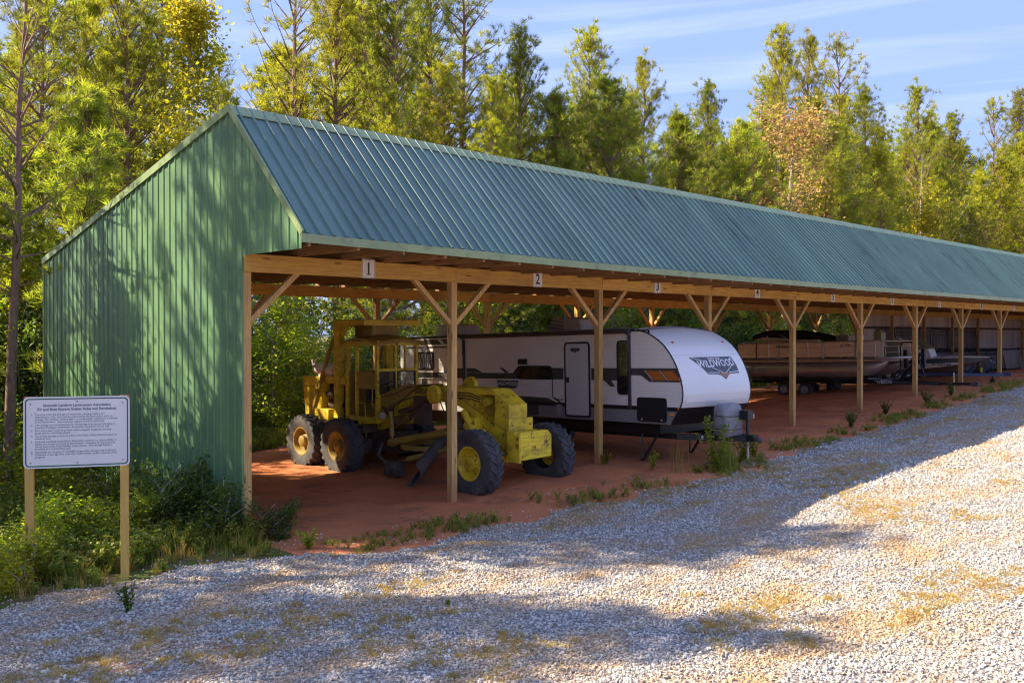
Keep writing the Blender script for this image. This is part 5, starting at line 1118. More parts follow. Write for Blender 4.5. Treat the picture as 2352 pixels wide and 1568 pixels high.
PP=dict(full=[pine_proto(11,14,.16,4.0,.44,5,11,w=.017,n=27,top_r=.24),pine_proto(12,14,.24,3.7,.44,5,11,w=.017,n=27,top_r=.24),pine_proto(13,14,.12,4.2,.44,5,11,w=.017,n=27,top_r=.24)],
        open=[pine_proto(21,15,.34,3.8,.6,4,8,sparse=.15,L=.24,w=.018,n=27),pine_proto(22,15,.42,3.4,.58,4,8,sparse=.12,L=.24,w=.018,n=27)],
        young=[pine_proto(31,9,.03,3.3,.34,5,10,m=PINE2,L=.24,w=.018,n=25,top_r=.3),pine_proto(32,9,.04,3.0,.34,5,10,m=PINE2,L=.24,w=.018,n=25,top_r=.3)],
        far=[pine_proto(41,14,.12,4.1,.55,5,8,L=.34,w=.045,n=13,top_r=.25),pine_proto(42,14,.22,3.8,.55,5,8,L=.34,w=.045,n=13,top_r=.25),pine_proto(43,14,.10,4.2,.55,5,8,L=.34,w=.045,n=13,m=PINE2,top_r=.25)])
BP=dict(yellow=broad_proto(51,11,.15,2.9,13,1000,.062,YELLOW,cone=.7,rr=.42),russet=broad_proto(52,8,.30,3.0,12,560,.062,RUSSET,cone=.4,rr=.42),
        green=broad_proto(53,9,.12,2.6,12,700,.09,GREEN,cone=.55,rr=.42),green2=broad_proto(54,8,.10,2.7,12,650,.10,GREEN,cone=.45,rr=.42),yellow2=broad_proto(55,7,.15,1.6,12,420,.065,YELLOW,cone=.6,rr=.36))
SB=[broad_proto(61,3.4,.06,1.5,10,330,.06,GREEN,cone=.35,stems=5,rr=.30),broad_proto(62,3.0,.05,1.6,10,330,.065,DARKG,cone=.3,stems=6,rr=.30),broad_proto(63,4.2,.10,1.4,10,330,.06,GREEN,cone=.4,stems=4,rr=.32),broad_proto(64,3.6,.05,1.5,10,340,.06,DARKG,cone=.35,stems=5,rr=.32)]
LOWB=[broad_proto(71,1.5,.02,.7,12,330,.042,DARKG,cone=.3,stems=4,rr=.2),broad_proto(72,1.2,.02,.65,12,300,.04,GREEN,cone=.3,stems=4,rr=.2)]
#TREES#
TREES=[
('open', 0, 'pine_tree', 5.97, 20.3, 12.4, 0.8, 'thin leaning pine left of the gable with bare reddish lower trunk', 'tree', None),
('full', 1, 'pine_tree', 9.79, 30, 14.35, 1, 'airy pine between the thin left pine and the gable peak trees', 'tree', None),
('full', 0, 'pine_tree', 12.77, 30.8, 15.38, 1.0, 'full pine with forked bare trunk rising behind the gable roof slope', 'tree', None),
('young', 0, 'pine_tree', 12.09, 33, 14.01, 1.25, 'dense bright pine filling the gap left of the forked trunk pine', 'tree', None),
('young', 1, 'pine_tree', 9.51, 25.5, 9.48, 1.1, 'low bright pine just above the left end of the gable slope', 'tree', None),
('yellow', 0, 'broadleaf_tree', 14.02, 29, 14.21, 0.85, 'tall yellow leaved tree glowing beside the gable peak', 'tree', None),
('open', 1, 'pine_tree', 17.64, 34, 14.0, 0.8, 'small open pine with dark knobbly tips right of the yellow tree', 'tree', None),
('full', 2, 'pine_tree', 17.17, 38, 17.99, 1, 'dark pine standing behind the yellow tree', 'tree', None),
('green', 0, 'broadleaf_tree', 8.1, 27, 8.57, 0.9, 'green leafy tree low at the left edge behind the thin pine trunk', 'tree', None),
('open', 0, 'pine_tree', 18.57, 30, 17.53, 1.0, 'tall open pine with sparse tufts just right of the roof peak', 'tree', None),
('full', 1, 'pine_tree', 22.3, 33, 18.55, 0.95, 'dense pine between the open pine and the tall clump above the roof', 'tree', None),
('full', 0, 'pine_tree', 26.14, 36, 21.64, 1, 'tallest dense pine reaching out of the picture above the roof', 'tree', None),
('full', 2, 'pine_tree', 23.83, 31, 17.7, 0.9, 'leafy full pine with pale bare saplings under it', 'tree', None),
('full', 1, 'pine_tree', 31.5, 38, 22.41, 1, 'deep green pine behind the bare saplings', 'tree', None),
('open', 1, 'pine_tree', 29.48, 33, 20.29, 1.05, 'open pine with dark knobbly tips against the sky left of the centre', 'tree', None),
('full', 1, 'pine_tree', 31.25, 31, 16.5, 0.85, 'dark pointed pine right of the knobbly open pine', 'tree', None),
('full', 0, 'pine_tree', 27.52, 29, 13.4, 0.8, 'shorter pine in shade below the knobbly open pine', 'tree', None),
('full', 2, 'pine_tree', 38.5, 33, 18.52, 0.85, 'round topped pine above the middle of the roof', 'tree', None),
('full', 0, 'pine_tree', 44.65, 34, 18.36, 0.8, 'pointed pine at the right foot of the round topped pine', 'tree', None),
('young', 0, 'pine_tree', 34.33, 28, 13.85, 1.1, 'bright green young pine below the round topped pine', 'tree', None),
('young', 1, 'pine_tree', 32.58, 30, 13.32, 1, 'young pine left of the bright green one above the roof', 'tree', None),
('full', 1, 'pine_tree', 49.73, 33, 17.77, 0.8, 'small pointed pine left of the russet tree', 'tree', None),
('young', 1, 'pine_tree', 39.75, 28, 13.24, 1.1, 'broad young pine at the left side of the russet tree', 'tree', None),
('full', 1, 'pine_tree', 64.33, 36, 25.3, 0.8, 'tallest pine of the trio rising behind the russet tree', 'tree', None),
('full', 0, 'pine_tree', 72.24, 38, 26.62, 0.75, 'middle pine of the trio behind the russet tree', 'tree', None),
('open', 1, 'pine_tree', 69.21, 34, 25.35, 0.95, 'sparse dark tipped pine on the right of the trio', 'tree', None),
('full', 2, 'pine_tree', 71.81, 33, 21.7, 0.8, 'pine stepping down to the right of the sparse pine', 'tree', None),
('russet', 0, 'broadleaf_tree', 47.35, 26.5, 15.19, 0.95, 'russet brown leaved tree standing above the roof ridge', 'tree', None),
('young', 0, 'pine_tree', 42.27, 26, 12.75, 1.1, 'bright young pine in front of the russet tree crown', 'tree', None),
('young', 1, 'pine_tree', 54.71, 27.5, 15.03, 1.2, 'dark green young pine right of the russet tree', 'tree', None),
('full', 0, 'pine_tree', 84.43, 34, 23.98, 0.85, 'conical pine between the russet tree and the right edge', 'tree', None),
('full', 2, 'pine_tree', 97.46, 36, 23.94, 0.8, 'pine at the right shoulder of the conical pine', 'tree', None),
('yellow2', 0, 'broadleaf_tree', 67.05, 27, 15.29, 0.9, 'small yellow leaved tree low above the right end of the ridge', 'tree', None),
('open', 0, 'pine_tree', 109.69, 36, 27.62, 0.95, 'tall thin pine near the right edge with the highest tip there', 'tree', None),
('full', 1, 'pine_tree', 124.92, 38, 31.11, 0.8, 'pine cut by the right edge of the picture', 'tree', None),
('full', 0, 'pine_tree', 20.92, 27.4, 11.43, 0.88, 'pine of the front row above bay one', 'tree', 'pines of the tree belt'),
('full', 0, 'pine_tree', 25.43, 26.79, 11.02, 1.03, 'leftmost pine of the front row above bay two', 'tree', 'pines of the tree belt'),
('young', 0, 'pine_tree', 29.78, 26.61, 9.84, 0.88, 'second pine of the front row above bay two', 'tree', 'pines of the tree belt'),
('full', 2, 'pine_tree', 47.66, 28.54, 12.92, 1.07, 'pine of the front row above bay four', 'tree', 'pines of the tree belt'),
('full', 1, 'pine_tree', 52.6, 26.61, 12.73, 0.86, 'leftmost pine of the front row above bay five', 'tree', 'pines of the tree belt'),
('full', 2, 'pine_tree', 56.97, 28.72, 15.47, 1.02, 'second pine of the front row above bay five', 'tree', 'pines of the tree belt'),
('full', 0, 'pine_tree', 61.12, 26.97, 11.66, 0.97, 'pine of the front row above bay six', 'tree', 'pines of the tree belt'),
('full', 0, 'pine_tree', 74.97, 26.16, 12.03, 0.99, 'leftmost pine of the front row above bay eight', 'tree', 'pines of the tree belt'),
('full', 2, 'pine_tree', 80.44, 27.15, 12.76, 1.09, 'second pine of the front row above bay eight', 'tree', 'pines of the tree belt'),
('full', 1, 'pine_tree', 85.14, 28.22, 13.22, 0.98, 'third pine of the front row above bay eight', 'tree', 'pines of the tree belt'),
('full', 1, 'pine_tree', 92.24, 26.8, 16.12, 1.06, 'second pine of the front row at the right edge', 'tree', 'pines of the tree belt'),
('full', 0, 'pine_tree', 96.4, 28.75, 18.27, 0.93, 'leftmost pine of the front row at the right edge', 'tree', 'pines of the tree belt'),
('full', 0, 'pine_tree', 103.61, 27.63, 18.08, 1.01, 'third pine of the front row at the right edge', 'tree', 'pines of the tree belt'),
('full', 0, 'pine_tree', 26.55, 31.0, 14.1, 1.09, 'pine of the second row above bay one', 'tree', 'pines of the tree belt'),
('far', 0, 'pine_tree', 35.42, 31.94, 13.23, 0.88, 'pine of the second row above bay two', 'tree', 'pines of the tree belt'),
('far', 1, 'pine_tree', 40.43, 32.09, 14.4, 0.9, 'pine of the second row above bay three', 'tree', 'pines of the tree belt'),
('far', 0, 'pine_tree', 52.03, 32.83, 14.39, 1.04, 'leftmost pine of the second row above bay four', 'tree', 'pines of the tree belt'),
('far', 2, 'pine_tree', 55.88, 32.57, 16.76, 1.03, 'second pine of the second row above bay four', 'tree', 'pines of the tree belt'),
('far', 1, 'pine_tree', 61.23, 31.55, 18.36, 0.99, 'leftmost pine of the second row above bay five', 'tree', 'pines of the tree belt'),
('far', 2, 'pine_tree', 65.7, 32.48, 17.93, 1.02, 'second pine of the second row above bay five', 'tree', 'pines of the tree belt'),
('far', 1, 'pine_tree', 70.5, 31.37, 16.37, 0.94, 'leftmost pine of the second row above bay six', 'tree', 'pines of the tree belt'),
('far', 1, 'pine_tree', 76.83, 33.04, 14.92, 0.98, 'second pine of the second row above bay six', 'tree', 'pines of the tree belt'),
('far', 1, 'pine_tree', 82.17, 31.07, 14.94, 0.92, 'leftmost pine of the second row above bay seven', 'tree', 'pines of the tree belt'),
('far', 2, 'pine_tree', 86.09, 32.48, 17.23, 0.98, 'second pine of the second row above bay seven', 'tree', 'pines of the tree belt'),
('far', 1, 'pine_tree', 92.72, 31.45, 17.13, 1.03, 'leftmost pine of the second row above bay eight', 'tree', 'pines of the tree belt'),
('far', 0, 'pine_tree', 96.48, 31.05, 18.69, 1.04, 'leftmost pine of the second row at the right edge', 'tree', 'pines of the tree belt'),
('far', 0, 'pine_tree', 100.72, 32.61, 16.74, 0.86, 'second pine of the second row above bay eight', 'tree', 'pines of the tree belt'),
('far', 0, 'pine_tree', 104.82, 31.49, 21.33, 0.95, 'second pine of the second row at the right edge', 'tree', 'pines of the tree belt'),
('far', 2, 'pine_tree', 109.6, 32.46, 22.71, 1.08, 'third pine of the second row at the right edge', 'tree', 'pines of the tree belt'),
('far', 0, 'pine_tree', 113.28, 31.74, 22.05, 1.02, 'fifth pine of the second row at the right edge', 'tree', 'pines of the tree belt'),
('far', 1, 'pine_tree', 118.68, 33.3, 21.46, 0.99, 'fourth pine of the second row at the right edge', 'tree', 'pines of the tree belt'),
('far', 1, 'pine_tree', 123.42, 32.23, 19.61, 0.95, 'sixth pine of the second row at the right edge', 'tree', 'pines of the tree belt'),
('far', 2, 'pine_tree', 10.52, 37.67, 13.51, 0.89, 'pine of the third row left of the gable wall', 'tree', 'pines of the tree belt'),
('far', 0, 'pine_tree', 15.47, 39.1, 14.7, 0.97, 'leftmost pine of the third row above the gable slope', 'tree', 'pines of the tree belt'),
('far', 0, 'pine_tree', 20.02, 38.58, 13.55, 1.0, 'second pine of the third row above the gable slope', 'tree', 'pines of the tree belt'),
('far', 1, 'pine_tree', 23.95, 39.35, 16.04, 1.09, 'leftmost pine of the third row above bay one', 'tree', 'pines of the tree belt'),
('far', 2, 'pine_tree', 28.02, 39.2, 19.01, 1.01, 'second pine of the third row above bay one', 'tree', 'pines of the tree belt'),
('far', 1, 'pine_tree', 37.85, 38.92, 16.7, 0.91, 'leftmost pine of the third row above bay two', 'tree', 'pines of the tree belt'),
('far', 2, 'pine_tree', 42.37, 36.7, 16.37, 1.1, 'second pine of the third row above bay two', 'tree', 'pines of the tree belt'),
('far', 2, 'pine_tree', 46.4, 38.3, 16.75, 1.07, 'leftmost pine of the third row above bay three', 'tree', 'pines of the tree belt'),
('far', 2, 'pine_tree', 52.09, 36.65, 16.4, 0.93, 'second pine of the third row above bay three', 'tree', 'pines of the tree belt'),
('far', 2, 'pine_tree', 56.13, 38.08, 16.37, 1.05, 'third pine of the third row above bay three', 'tree', 'pines of the tree belt'),
('far', 0, 'pine_tree', 59.72, 36.61, 16.28, 1.07, 'pine of the third row above bay four', 'tree', 'pines of the tree belt'),
('far', 1, 'pine_tree', 77.17, 38.58, 21.26, 0.97, 'pine of the third row above bay five', 'tree', 'pines of the tree belt'),
('far', 0, 'pine_tree', 83.54, 38.61, 19.31, 0.93, 'leftmost pine of the third row above bay six', 'tree', 'pines of the tree belt'),
('far', 1, 'pine_tree', 87.58, 38.78, 19.67, 1.08, 'second pine of the third row above bay six', 'tree', 'pines of the tree belt'),
('far', 1, 'pine_tree', 92.1, 37.94, 20.23, 0.98, 'third pine of the third row above bay six', 'tree', 'pines of the tree belt'),
('far', 1, 'pine_tree', 97.59, 38.12, 23.24, 1.05, 'leftmost pine of the third row above bay seven', 'tree', 'pines of the tree belt'),
('far', 0, 'pine_tree', 104.35, 38.46, 22.57, 1.1, 'second pine of the third row above bay seven', 'tree', 'pines of the tree belt'),
('far', 2, 'pine_tree', 117.72, 37.21, 22.72, 1.07, 'leftmost pine of the third row at the right edge', 'tree', 'pines of the tree belt'),
('far', 0, 'pine_tree', 130.71, 37.11, 27.1, 1.01, 'second pine of the third row at the right edge', 'tree', 'pines of the tree belt'),
('far', 0, 'pine_tree', 134.89, 36.9, 26.62, 0.99, 'third pine of the third row at the right edge', 'tree', 'pines of the tree belt'),
('far', 0, 'pine_tree', 139.32, 37.72, 25.99, 0.93, 'fourth pine of the third row at the right edge', 'tree', 'pines of the tree belt'),
('far', 0, 'pine_tree', 145.42, 37.97, 25.01, 0.88, 'fifth pine of the third row at the right edge', 'tree', 'pines of the tree belt'),
('far', 0, 'pine_tree', 13.9, 45.41, 15.51, 0.92, 'pine of the rearmost row left of the gable wall', 'tree', 'pines of the tree belt'),
('far', 0, 'pine_tree', 20.09, 45.31, 16.96, 1.05, 'pine of the rearmost row above the gable slope', 'tree', 'pines of the tree belt'),
('far', 0, 'pine_tree', 27.4, 45.87, 18.0, 1.01, 'leftmost pine of the rearmost row above bay one', 'tree', 'pines of the tree belt'),
('far', 2, 'pine_tree', 31.9, 46.47, 22.16, 0.96, 'second pine of the rearmost row above bay one', 'tree', 'pines of the tree belt'),
('far', 2, 'pine_tree', 37.51, 45.9, 20.94, 0.86, 'third pine of the rearmost row above bay one', 'tree', 'pines of the tree belt'),
('far', 2, 'pine_tree', 44.32, 44.75, 19.32, 1.05, 'leftmost pine of the rearmost row above bay two', 'tree', 'pines of the tree belt'),
('far', 0, 'pine_tree', 51.22, 44.83, 18.47, 0.88, 'second pine of the rearmost row above bay two', 'tree', 'pines of the tree belt'),
('far', 2, 'pine_tree', 57.66, 45.59, 20.55, 1.03, 'leftmost pine of the rearmost row above bay three', 'tree', 'pines of the tree belt'),
('far', 1, 'pine_tree', 64.73, 45.66, 18.49, 1.05, 'second pine of the rearmost row above bay three', 'tree', 'pines of the tree belt'),
('far', 2, 'pine_tree', 71.93, 46.98, 20.51, 0.9, 'leftmost pine of the rearmost row above bay four', 'tree', 'pines of the tree belt'),
('far', 0, 'pine_tree', 77.99, 44.78, 25.43, 0.86, 'second pine of the rearmost row above bay four', 'tree', 'pines of the tree belt'),
('far', 1, 'pine_tree', 87.24, 45.95, 25.11, 0.93, 'leftmost pine of the rearmost row above bay five', 'tree', 'pines of the tree belt'),
('far', 0, 'pine_tree', 96.7, 47.18, 27.5, 0.89, 'second pine of the rearmost row above bay five', 'tree', 'pines of the tree belt'),
('far', 0, 'pine_tree', 102.67, 45.65, 24.63, 0.99, 'leftmost pine of the rearmost row above bay six', 'tree', 'pines of the tree belt'),
('far', 0, 'pine_tree', 108.41, 46.89, 22.87, 0.97, 'second pine of the rearmost row above bay six', 'tree', 'pines of the tree belt'),
('far', 2, 'pine_tree', 113.81, 47.19, 26.0, 0.86, 'third pine of the rearmost row above bay six', 'tree', 'pines of the tree belt'),
('far', 1, 'pine_tree', 121.11, 46.98, 28.16, 0.92, 'leftmost pine of the rearmost row above bay seven', 'tree', 'pines of the tree belt'),
('far', 0, 'pine_tree', 129.4, 46.64, 26.55, 0.99, 'second pine of the rearmost row above bay seven', 'tree', 'pines of the tree belt'),
('far', 2, 'pine_tree', 137.6, 46.33, 25.68, 0.93, 'pine of the rearmost row above bay eight', 'tree', 'pines of the tree belt'),
('far', 0, 'pine_tree', 144.96, 45.39, 28.34, 1.04, 'pine of the rearmost row at the right edge', 'tree', 'pines of the tree belt'),
('open', 1, 'pine_tree', 1.2, 19.5, 14, 1.0, 'tree of the wood edge left of the notice board, outside the picture', 'tree', 'trees left of the clearing'),
('open', 0, 'pine_tree', -1.5, 24, 19, 1.0, 'tree of the wood edge left of the notice board, outside the picture', 'tree', 'trees left of the clearing'),
('open', 0, 'pine_tree', 2.0, 27, 17, 1.0, 'tree of the wood edge left of the notice board, outside the picture', 'tree', 'trees left of the clearing'),
('open', 0, 'pine_tree', -5, 19.5, 15, 1.0, 'tree of the wood edge left of the notice board, outside the picture', 'tree', 'trees left of the clearing'),
('full', 1, 'pine_tree', -3.5, 15.5, 12, 1.0, 'tree of the wood edge left of the notice board, outside the picture', 'tree', 'trees left of the clearing'),
('full', 0, 'pine_tree', -8, 24, 16, 1.0, 'tree of the wood edge left of the notice board, outside the picture', 'tree', 'trees left of the clearing'),
('open', 1, 'pine_tree', 4.6, 31, 15, 1.0, 'tree of the wood edge left of the notice board, outside the picture', 'tree', 'trees left of the clearing'),
('full', 0, 'pine_tree', -1, 32, 15, 1.0, 'tree of the wood edge left of the notice board, outside the picture', 'tree', 'trees left of the clearing'),
('open', 1, 'pine_tree', -9, 14.5, 13, 1.0, 'tree of the wood edge left of the notice board, outside the picture', 'tree', 'trees left of the clearing'),
('full', 2, 'pine_tree', -6, 29, 15, 1.0, 'tree of the wood edge left of the notice board, outside the picture', 'tree', 'trees left of the clearing'),
('green', 0, 'broadleaf_tree', 3.2, 22.5, 9.5, 1.0, 'tree of the wood edge left of the notice board, outside the picture', 'tree', 'trees left of the clearing'),
('green', 0, 'broadleaf_tree', 3.5, 18.6, 7, 1.0, 'tree of the wood edge left of the notice board, outside the picture', 'tree', 'trees left of the clearing'),
('open', 1, 'pine_tree', 4.2, 23.2, 11, 1.0, 'tree of the wood edge left of the notice board, outside the picture', 'tree', 'trees left of the clearing'),
('open', 0, 'pine_tree', -4.8, 10.2, 8.5, 1.0, 'tree of the wood edge left of the notice board, outside the picture', 'tree', 'trees left of the clearing'),
('full', 1, 'pine_tree', -1.2, 16.6, 13, 1.0, 'tree of the wood edge left of the notice board, outside the picture', 'tree', 'trees left of the clearing'),
('open', 0, 'pine_tree', 0.3, 21.6, 17, 1.0, 'tree of the wood edge left of the notice board, outside the picture', 'tree', 'trees left of the clearing'),
('full', 0, 'pine_tree', -3.2, 19.5, 14, 1.0, 'tree of the wood edge left of the notice board, outside the picture', 'tree', 'trees left of the clearing'),
('open', 1, 'pine_tree', 2.2, 17.2, 10, 1.0, 'tree of the wood edge left of the notice board, outside the picture', 'tree', 'trees left of the clearing'),
('full', 2, 'pine_tree', -6.5, 16.5, 13, 1.0, 'tree of the wood edge left of the notice board, outside the picture', 'tree', 'trees left of the clearing'),
('SB', 1, 'shrub', 12.01, 24.53, 2.26, 1.06, 'sixth leafy shrub of the front row left of the gable wall', 'shrub', 'undergrowth shrubs behind the open bays'),
('SB', 2, 'shrub', 14.47, 24.63, 3.52, 1.11, 'leafy shrub of the front row behind bay one left of the grader', 'shrub', 'undergrowth shrubs behind the open bays'),
('SB', 0, 'shrub', 16.07, 25.02, 3.51, 0.92, 'leftmost leafy shrub of the front row behind the grader cab', 'shrub', 'undergrowth shrubs behind the open bays'),
('SB', 3, 'shrub', 17.68, 23.97, 3.29, 0.91, 'second leafy shrub of the front row behind the grader cab', 'shrub', 'undergrowth shrubs behind the open bays'),
('SB', 0, 'shrub', 19.96, 24.52, 3.43, 1.19, 'leftmost leafy shrub of the front row behind the trailer tail', 'shrub', 'undergrowth shrubs behind the open bays'),
('SB', 3, 'shrub', 21.51, 24.87, 2.46, 0.97, 'second leafy shrub of the front row behind the trailer tail', 'shrub', 'undergrowth shrubs behind the open bays'),
('SB', 0, 'shrub', 23.9, 25.01, 2.96, 1.18, 'leftmost leafy shrub of the front row behind bay two', 'shrub', 'undergrowth shrubs behind the open bays'),
('SB', 1, 'shrub', 25.91, 25.1, 3.07, 1.03, 'second leafy shrub of the front row behind bay two', 'shrub', 'undergrowth shrubs behind the open bays'),
('SB', 3, 'shrub', 27.64, 24.49, 2.93, 0.94, 'third leafy shrub of the front row behind bay two', 'shrub', 'undergrowth shrubs behind the open bays'),
('SB', 3, 'shrub', 28.99, 24.96, 3.45, 1.2, 'fourth leafy shrub of the front row behind bay two', 'shrub', 'undergrowth shrubs behind the open bays'),
('SB', 3, 'shrub', 30.95, 24.09, 2.32, 1.13, 'leftmost leafy shrub of the front row behind bay three', 'shrub', 'undergrowth shrubs behind the open bays'),
('SB', 1, 'shrub', 33.22, 24.34, 2.95, 1.04, 'second leafy shrub of the front row behind bay three', 'shrub', 'undergrowth shrubs behind the open bays'),
('SB', 1, 'shrub', 35.34, 25.02, 2.59, 1.05, 'third leafy shrub of the front row behind bay three', 'shrub', 'undergrowth shrubs behind the open bays'),
('SB', 2, 'shrub', 36.95, 24.89, 3.44, 1.17, 'fourth leafy shrub of the front row behind bay three', 'shrub', 'undergrowth shrubs behind the open bays'),
('SB', 3, 'shrub', 38.37, 24.98, 3.25, 1.07, 'leftmost leafy shrub of the front row behind the trailer nose', 'shrub', 'undergrowth shrubs behind the open bays'),
('SB', 1, 'shrub', 40.72, 24.82, 3.0, 1.03, 'second leafy shrub of the front row behind the trailer nose', 'shrub', 'undergrowth shrubs behind the open bays'),
('SB', 0, 'shrub', 42.98, 24.82, 3.22, 1.11, 'leftmost leafy shrub of the front row behind the pontoon stern', 'shrub', 'undergrowth shrubs behind the open bays'),
('SB', 3, 'shrub', 44.61, 25.04, 2.99, 1.0, 'second leafy shrub of the front row behind the pontoon stern', 'shrub', 'undergrowth shrubs behind the open bays'),
('SB', 3, 'shrub', 46.29, 24.09, 3.15, 0.99, 'fourth leafy shrub of the front row behind the pontoon stern', 'shrub', 'undergrowth shrubs behind the open bays'),
('SB', 0, 'shrub', 47.7, 24.97, 2.24, 0.92, 'third leafy shrub of the front row behind the pontoon stern', 'shrub', 'undergrowth shrubs behind the open bays'),
('SB', 2, 'shrub', 49.17, 24.4, 3.53, 1.08, 'leftmost leafy shrub of the front row behind the pontoon boat', 'shrub', 'undergrowth shrubs behind the open bays'),
('SB', 2, 'shrub', 50.77, 24.5, 2.48, 1.01, 'second leafy shrub of the front row behind the pontoon boat', 'shrub', 'undergrowth shrubs behind the open bays'),
('SB', 1, 'shrub', 8.2, 27.17, 4.71, 0.93, 'third leafy shrub of the middle row left of the gable wall', 'shrub', 'undergrowth shrubs behind the open bays'),
('SB', 1, 'shrub', 10.23, 26.54, 4.2, 1.18, 'fifth leafy shrub of the middle row left of the gable wall', 'shrub', 'undergrowth shrubs behind the open bays'),
('SB', 2, 'shrub', 12.59, 26.47, 4.2, 0.97, 'sixth leafy shrub of the middle row left of the gable wall', 'shrub', 'undergrowth shrubs behind the open bays'),
('SB', 0, 'shrub', 14.7, 26.54, 4.78, 1.18, 'leftmost leafy shrub of the middle row behind bay one left of the grader', 'shrub', 'undergrowth shrubs behind the open bays'),
('SB', 0, 'shrub', 16.74, 27.66, 3.59, 1.14, 'second leafy shrub of the middle row behind bay one left of the grader', 'shrub', 'undergrowth shrubs behind the open bays'),
('SB', 0, 'shrub', 18.64, 26.37, 3.46, 1.07, 'leftmost leafy shrub of the middle row behind the grader cab', 'shrub', 'undergrowth shrubs behind the open bays'),
('SB', 3, 'shrub', 20.62, 27.53, 4.24, 0.96, 'second leafy shrub of the middle row behind the grader cab', 'shrub', 'undergrowth shrubs behind the open bays'),
('SB', 2, 'shrub', 23.01, 26.72, 4.78, 1.14, 'leftmost leafy shrub of the middle row behind the trailer tail', 'shrub', 'undergrowth shrubs behind the open bays'),
('SB', 0, 'shrub', 24.85, 27.43, 4.51, 1.02, 'second leafy shrub of the middle row behind the trailer tail', 'shrub', 'undergrowth shrubs behind the open bays'),
('SB', 3, 'shrub', 26.42, 27.46, 4.09, 0.93, 'leftmost leafy shrub of the middle row behind bay two', 'shrub', 'undergrowth shrubs behind the open bays'),
('SB', 2, 'shrub', 28.3, 27.36, 5.02, 0.96, 'second leafy shrub of the middle row behind bay two', 'shrub', 'undergrowth shrubs behind the open bays'),
('SB', 3, 'shrub', 30.65, 26.75, 4.95, 1.09, 'third leafy shrub of the middle row behind bay two', 'shrub', 'undergrowth shrubs behind the open bays'),
('SB', 0, 'shrub', 33.01, 26.83, 3.59, 1.08, 'leftmost leafy shrub of the middle row behind bay three', 'shrub', 'undergrowth shrubs behind the open bays'),
('SB', 0, 'shrub', 35.16, 27.44, 3.97, 0.91, 'second leafy shrub of the middle row behind bay three', 'shrub', 'undergrowth shrubs behind the open bays'),
('SB', 3, 'shrub', 36.93, 26.84, 4.38, 1.11, 'third leafy shrub of the middle row behind bay three', 'shrub', 'undergrowth shrubs behind the open bays'),
('SB', 0, 'shrub', 38.87, 27.4, 4.37, 1.14, 'fourth leafy shrub of the middle row behind bay three', 'shrub', 'undergrowth shrubs behind the open bays'),
('SB', 1, 'shrub', 40.71, 27.13, 3.91, 0.92, 'fifth leafy shrub of the middle row behind bay three', 'shrub', 'undergrowth shrubs behind the open bays'),
('SB', 3, 'shrub', 42.21, 26.8, 3.95, 1.18, 'leftmost leafy shrub of the middle row behind the trailer nose', 'shrub', 'undergrowth shrubs behind the open bays'),
('SB', 0, 'shrub', 43.94, 27.3, 3.47, 0.93, 'second leafy shrub of the middle row behind the trailer nose', 'shrub', 'undergrowth shrubs behind the open bays'),
('SB', 2, 'shrub', 46.5, 26.72, 4.64, 1.15, 'leftmost leafy shrub of the middle row behind the pontoon stern', 'shrub', 'undergrowth shrubs behind the open bays'),
('SB', 1, 'shrub', 48.78, 27.16, 4.27, 0.93, 'second leafy shrub of the middle row behind the pontoon stern', 'shrub', 'undergrowth shrubs behind the open bays'),
('SB', 3, 'shrub', 50.33, 26.78, 4.11, 0.9, 'third leafy shrub of the middle row behind the pontoon stern', 'shrub', 'undergrowth shrubs behind the open bays'),
('SB', 1, 'shrub', 9.03, 29.55, 6.29, 1.08, 'second leafy shrub of the back row left of the gable wall', 'shrub', 'undergrowth shrubs behind the open bays'),
('SB', 2, 'shrub', 11.45, 29.45, 4.77, 0.93, 'fifth leafy shrub of the back row left of the gable wall', 'shrub', 'undergrowth shrubs behind the open bays'),
('SB', 0, 'shrub', 13.73, 30.42, 6.26, 0.95, 'sixth leafy shrub of the back row left of the gable wall', 'shrub', 'undergrowth shrubs behind the open bays'),
('SB', 1, 'shrub', 16.54, 30.37, 5.71, 1.07, 'seventh leafy shrub of the back row left of the gable wall', 'shrub', 'undergrowth shrubs behind the open bays'),
('SB', 3, 'shrub', 19.33, 30.2, 5.16, 1.03, 'leftmost leafy shrub of the back row behind the grader cab', 'shrub', 'undergrowth shrubs behind the open bays'),
('SB', 2, 'shrub', 21.98, 30.57, 5.16, 0.93, 'second leafy shrub of the back row behind the grader cab', 'shrub', 'undergrowth shrubs behind the open bays'),
('SB', 3, 'shrub', 25.19, 29.76, 4.27, 0.93, 'leftmost leafy shrub of the back row behind the trailer tail', 'shrub', 'undergrowth shrubs behind the open bays'),
('SB', 1, 'shrub', 27.88, 30.14, 5.2, 1.0, 'second leafy shrub of the back row behind the trailer tail', 'shrub', 'undergrowth shrubs behind the open bays'),
('SB', 2, 'shrub', 29.86, 30.4, 5.88, 0.92, 'leftmost leafy shrub of the back row behind bay two', 'shrub', 'undergrowth shrubs behind the open bays'),
('SB', 0, 'shrub', 32.44, 30.47, 4.93, 1.16, 'second leafy shrub of the back row behind bay two', 'shrub', 'undergrowth shrubs behind the open bays'),
('SB', 1, 'shrub', 35.27, 30.6, 6.25, 1.08, 'third leafy shrub of the back row behind bay two', 'shrub', 'undergrowth shrubs behind the open bays'),
('SB', 0, 'shrub', 38.33, 30.48, 4.65, 0.95, 'leftmost leafy shrub of the back row behind bay three', 'shrub', 'undergrowth shrubs behind the open bays'),
('SB', 0, 'shrub', 40.3, 29.51, 5.52, 1.03, 'second leafy shrub of the back row behind bay three', 'shrub', 'undergrowth shrubs behind the open bays'),
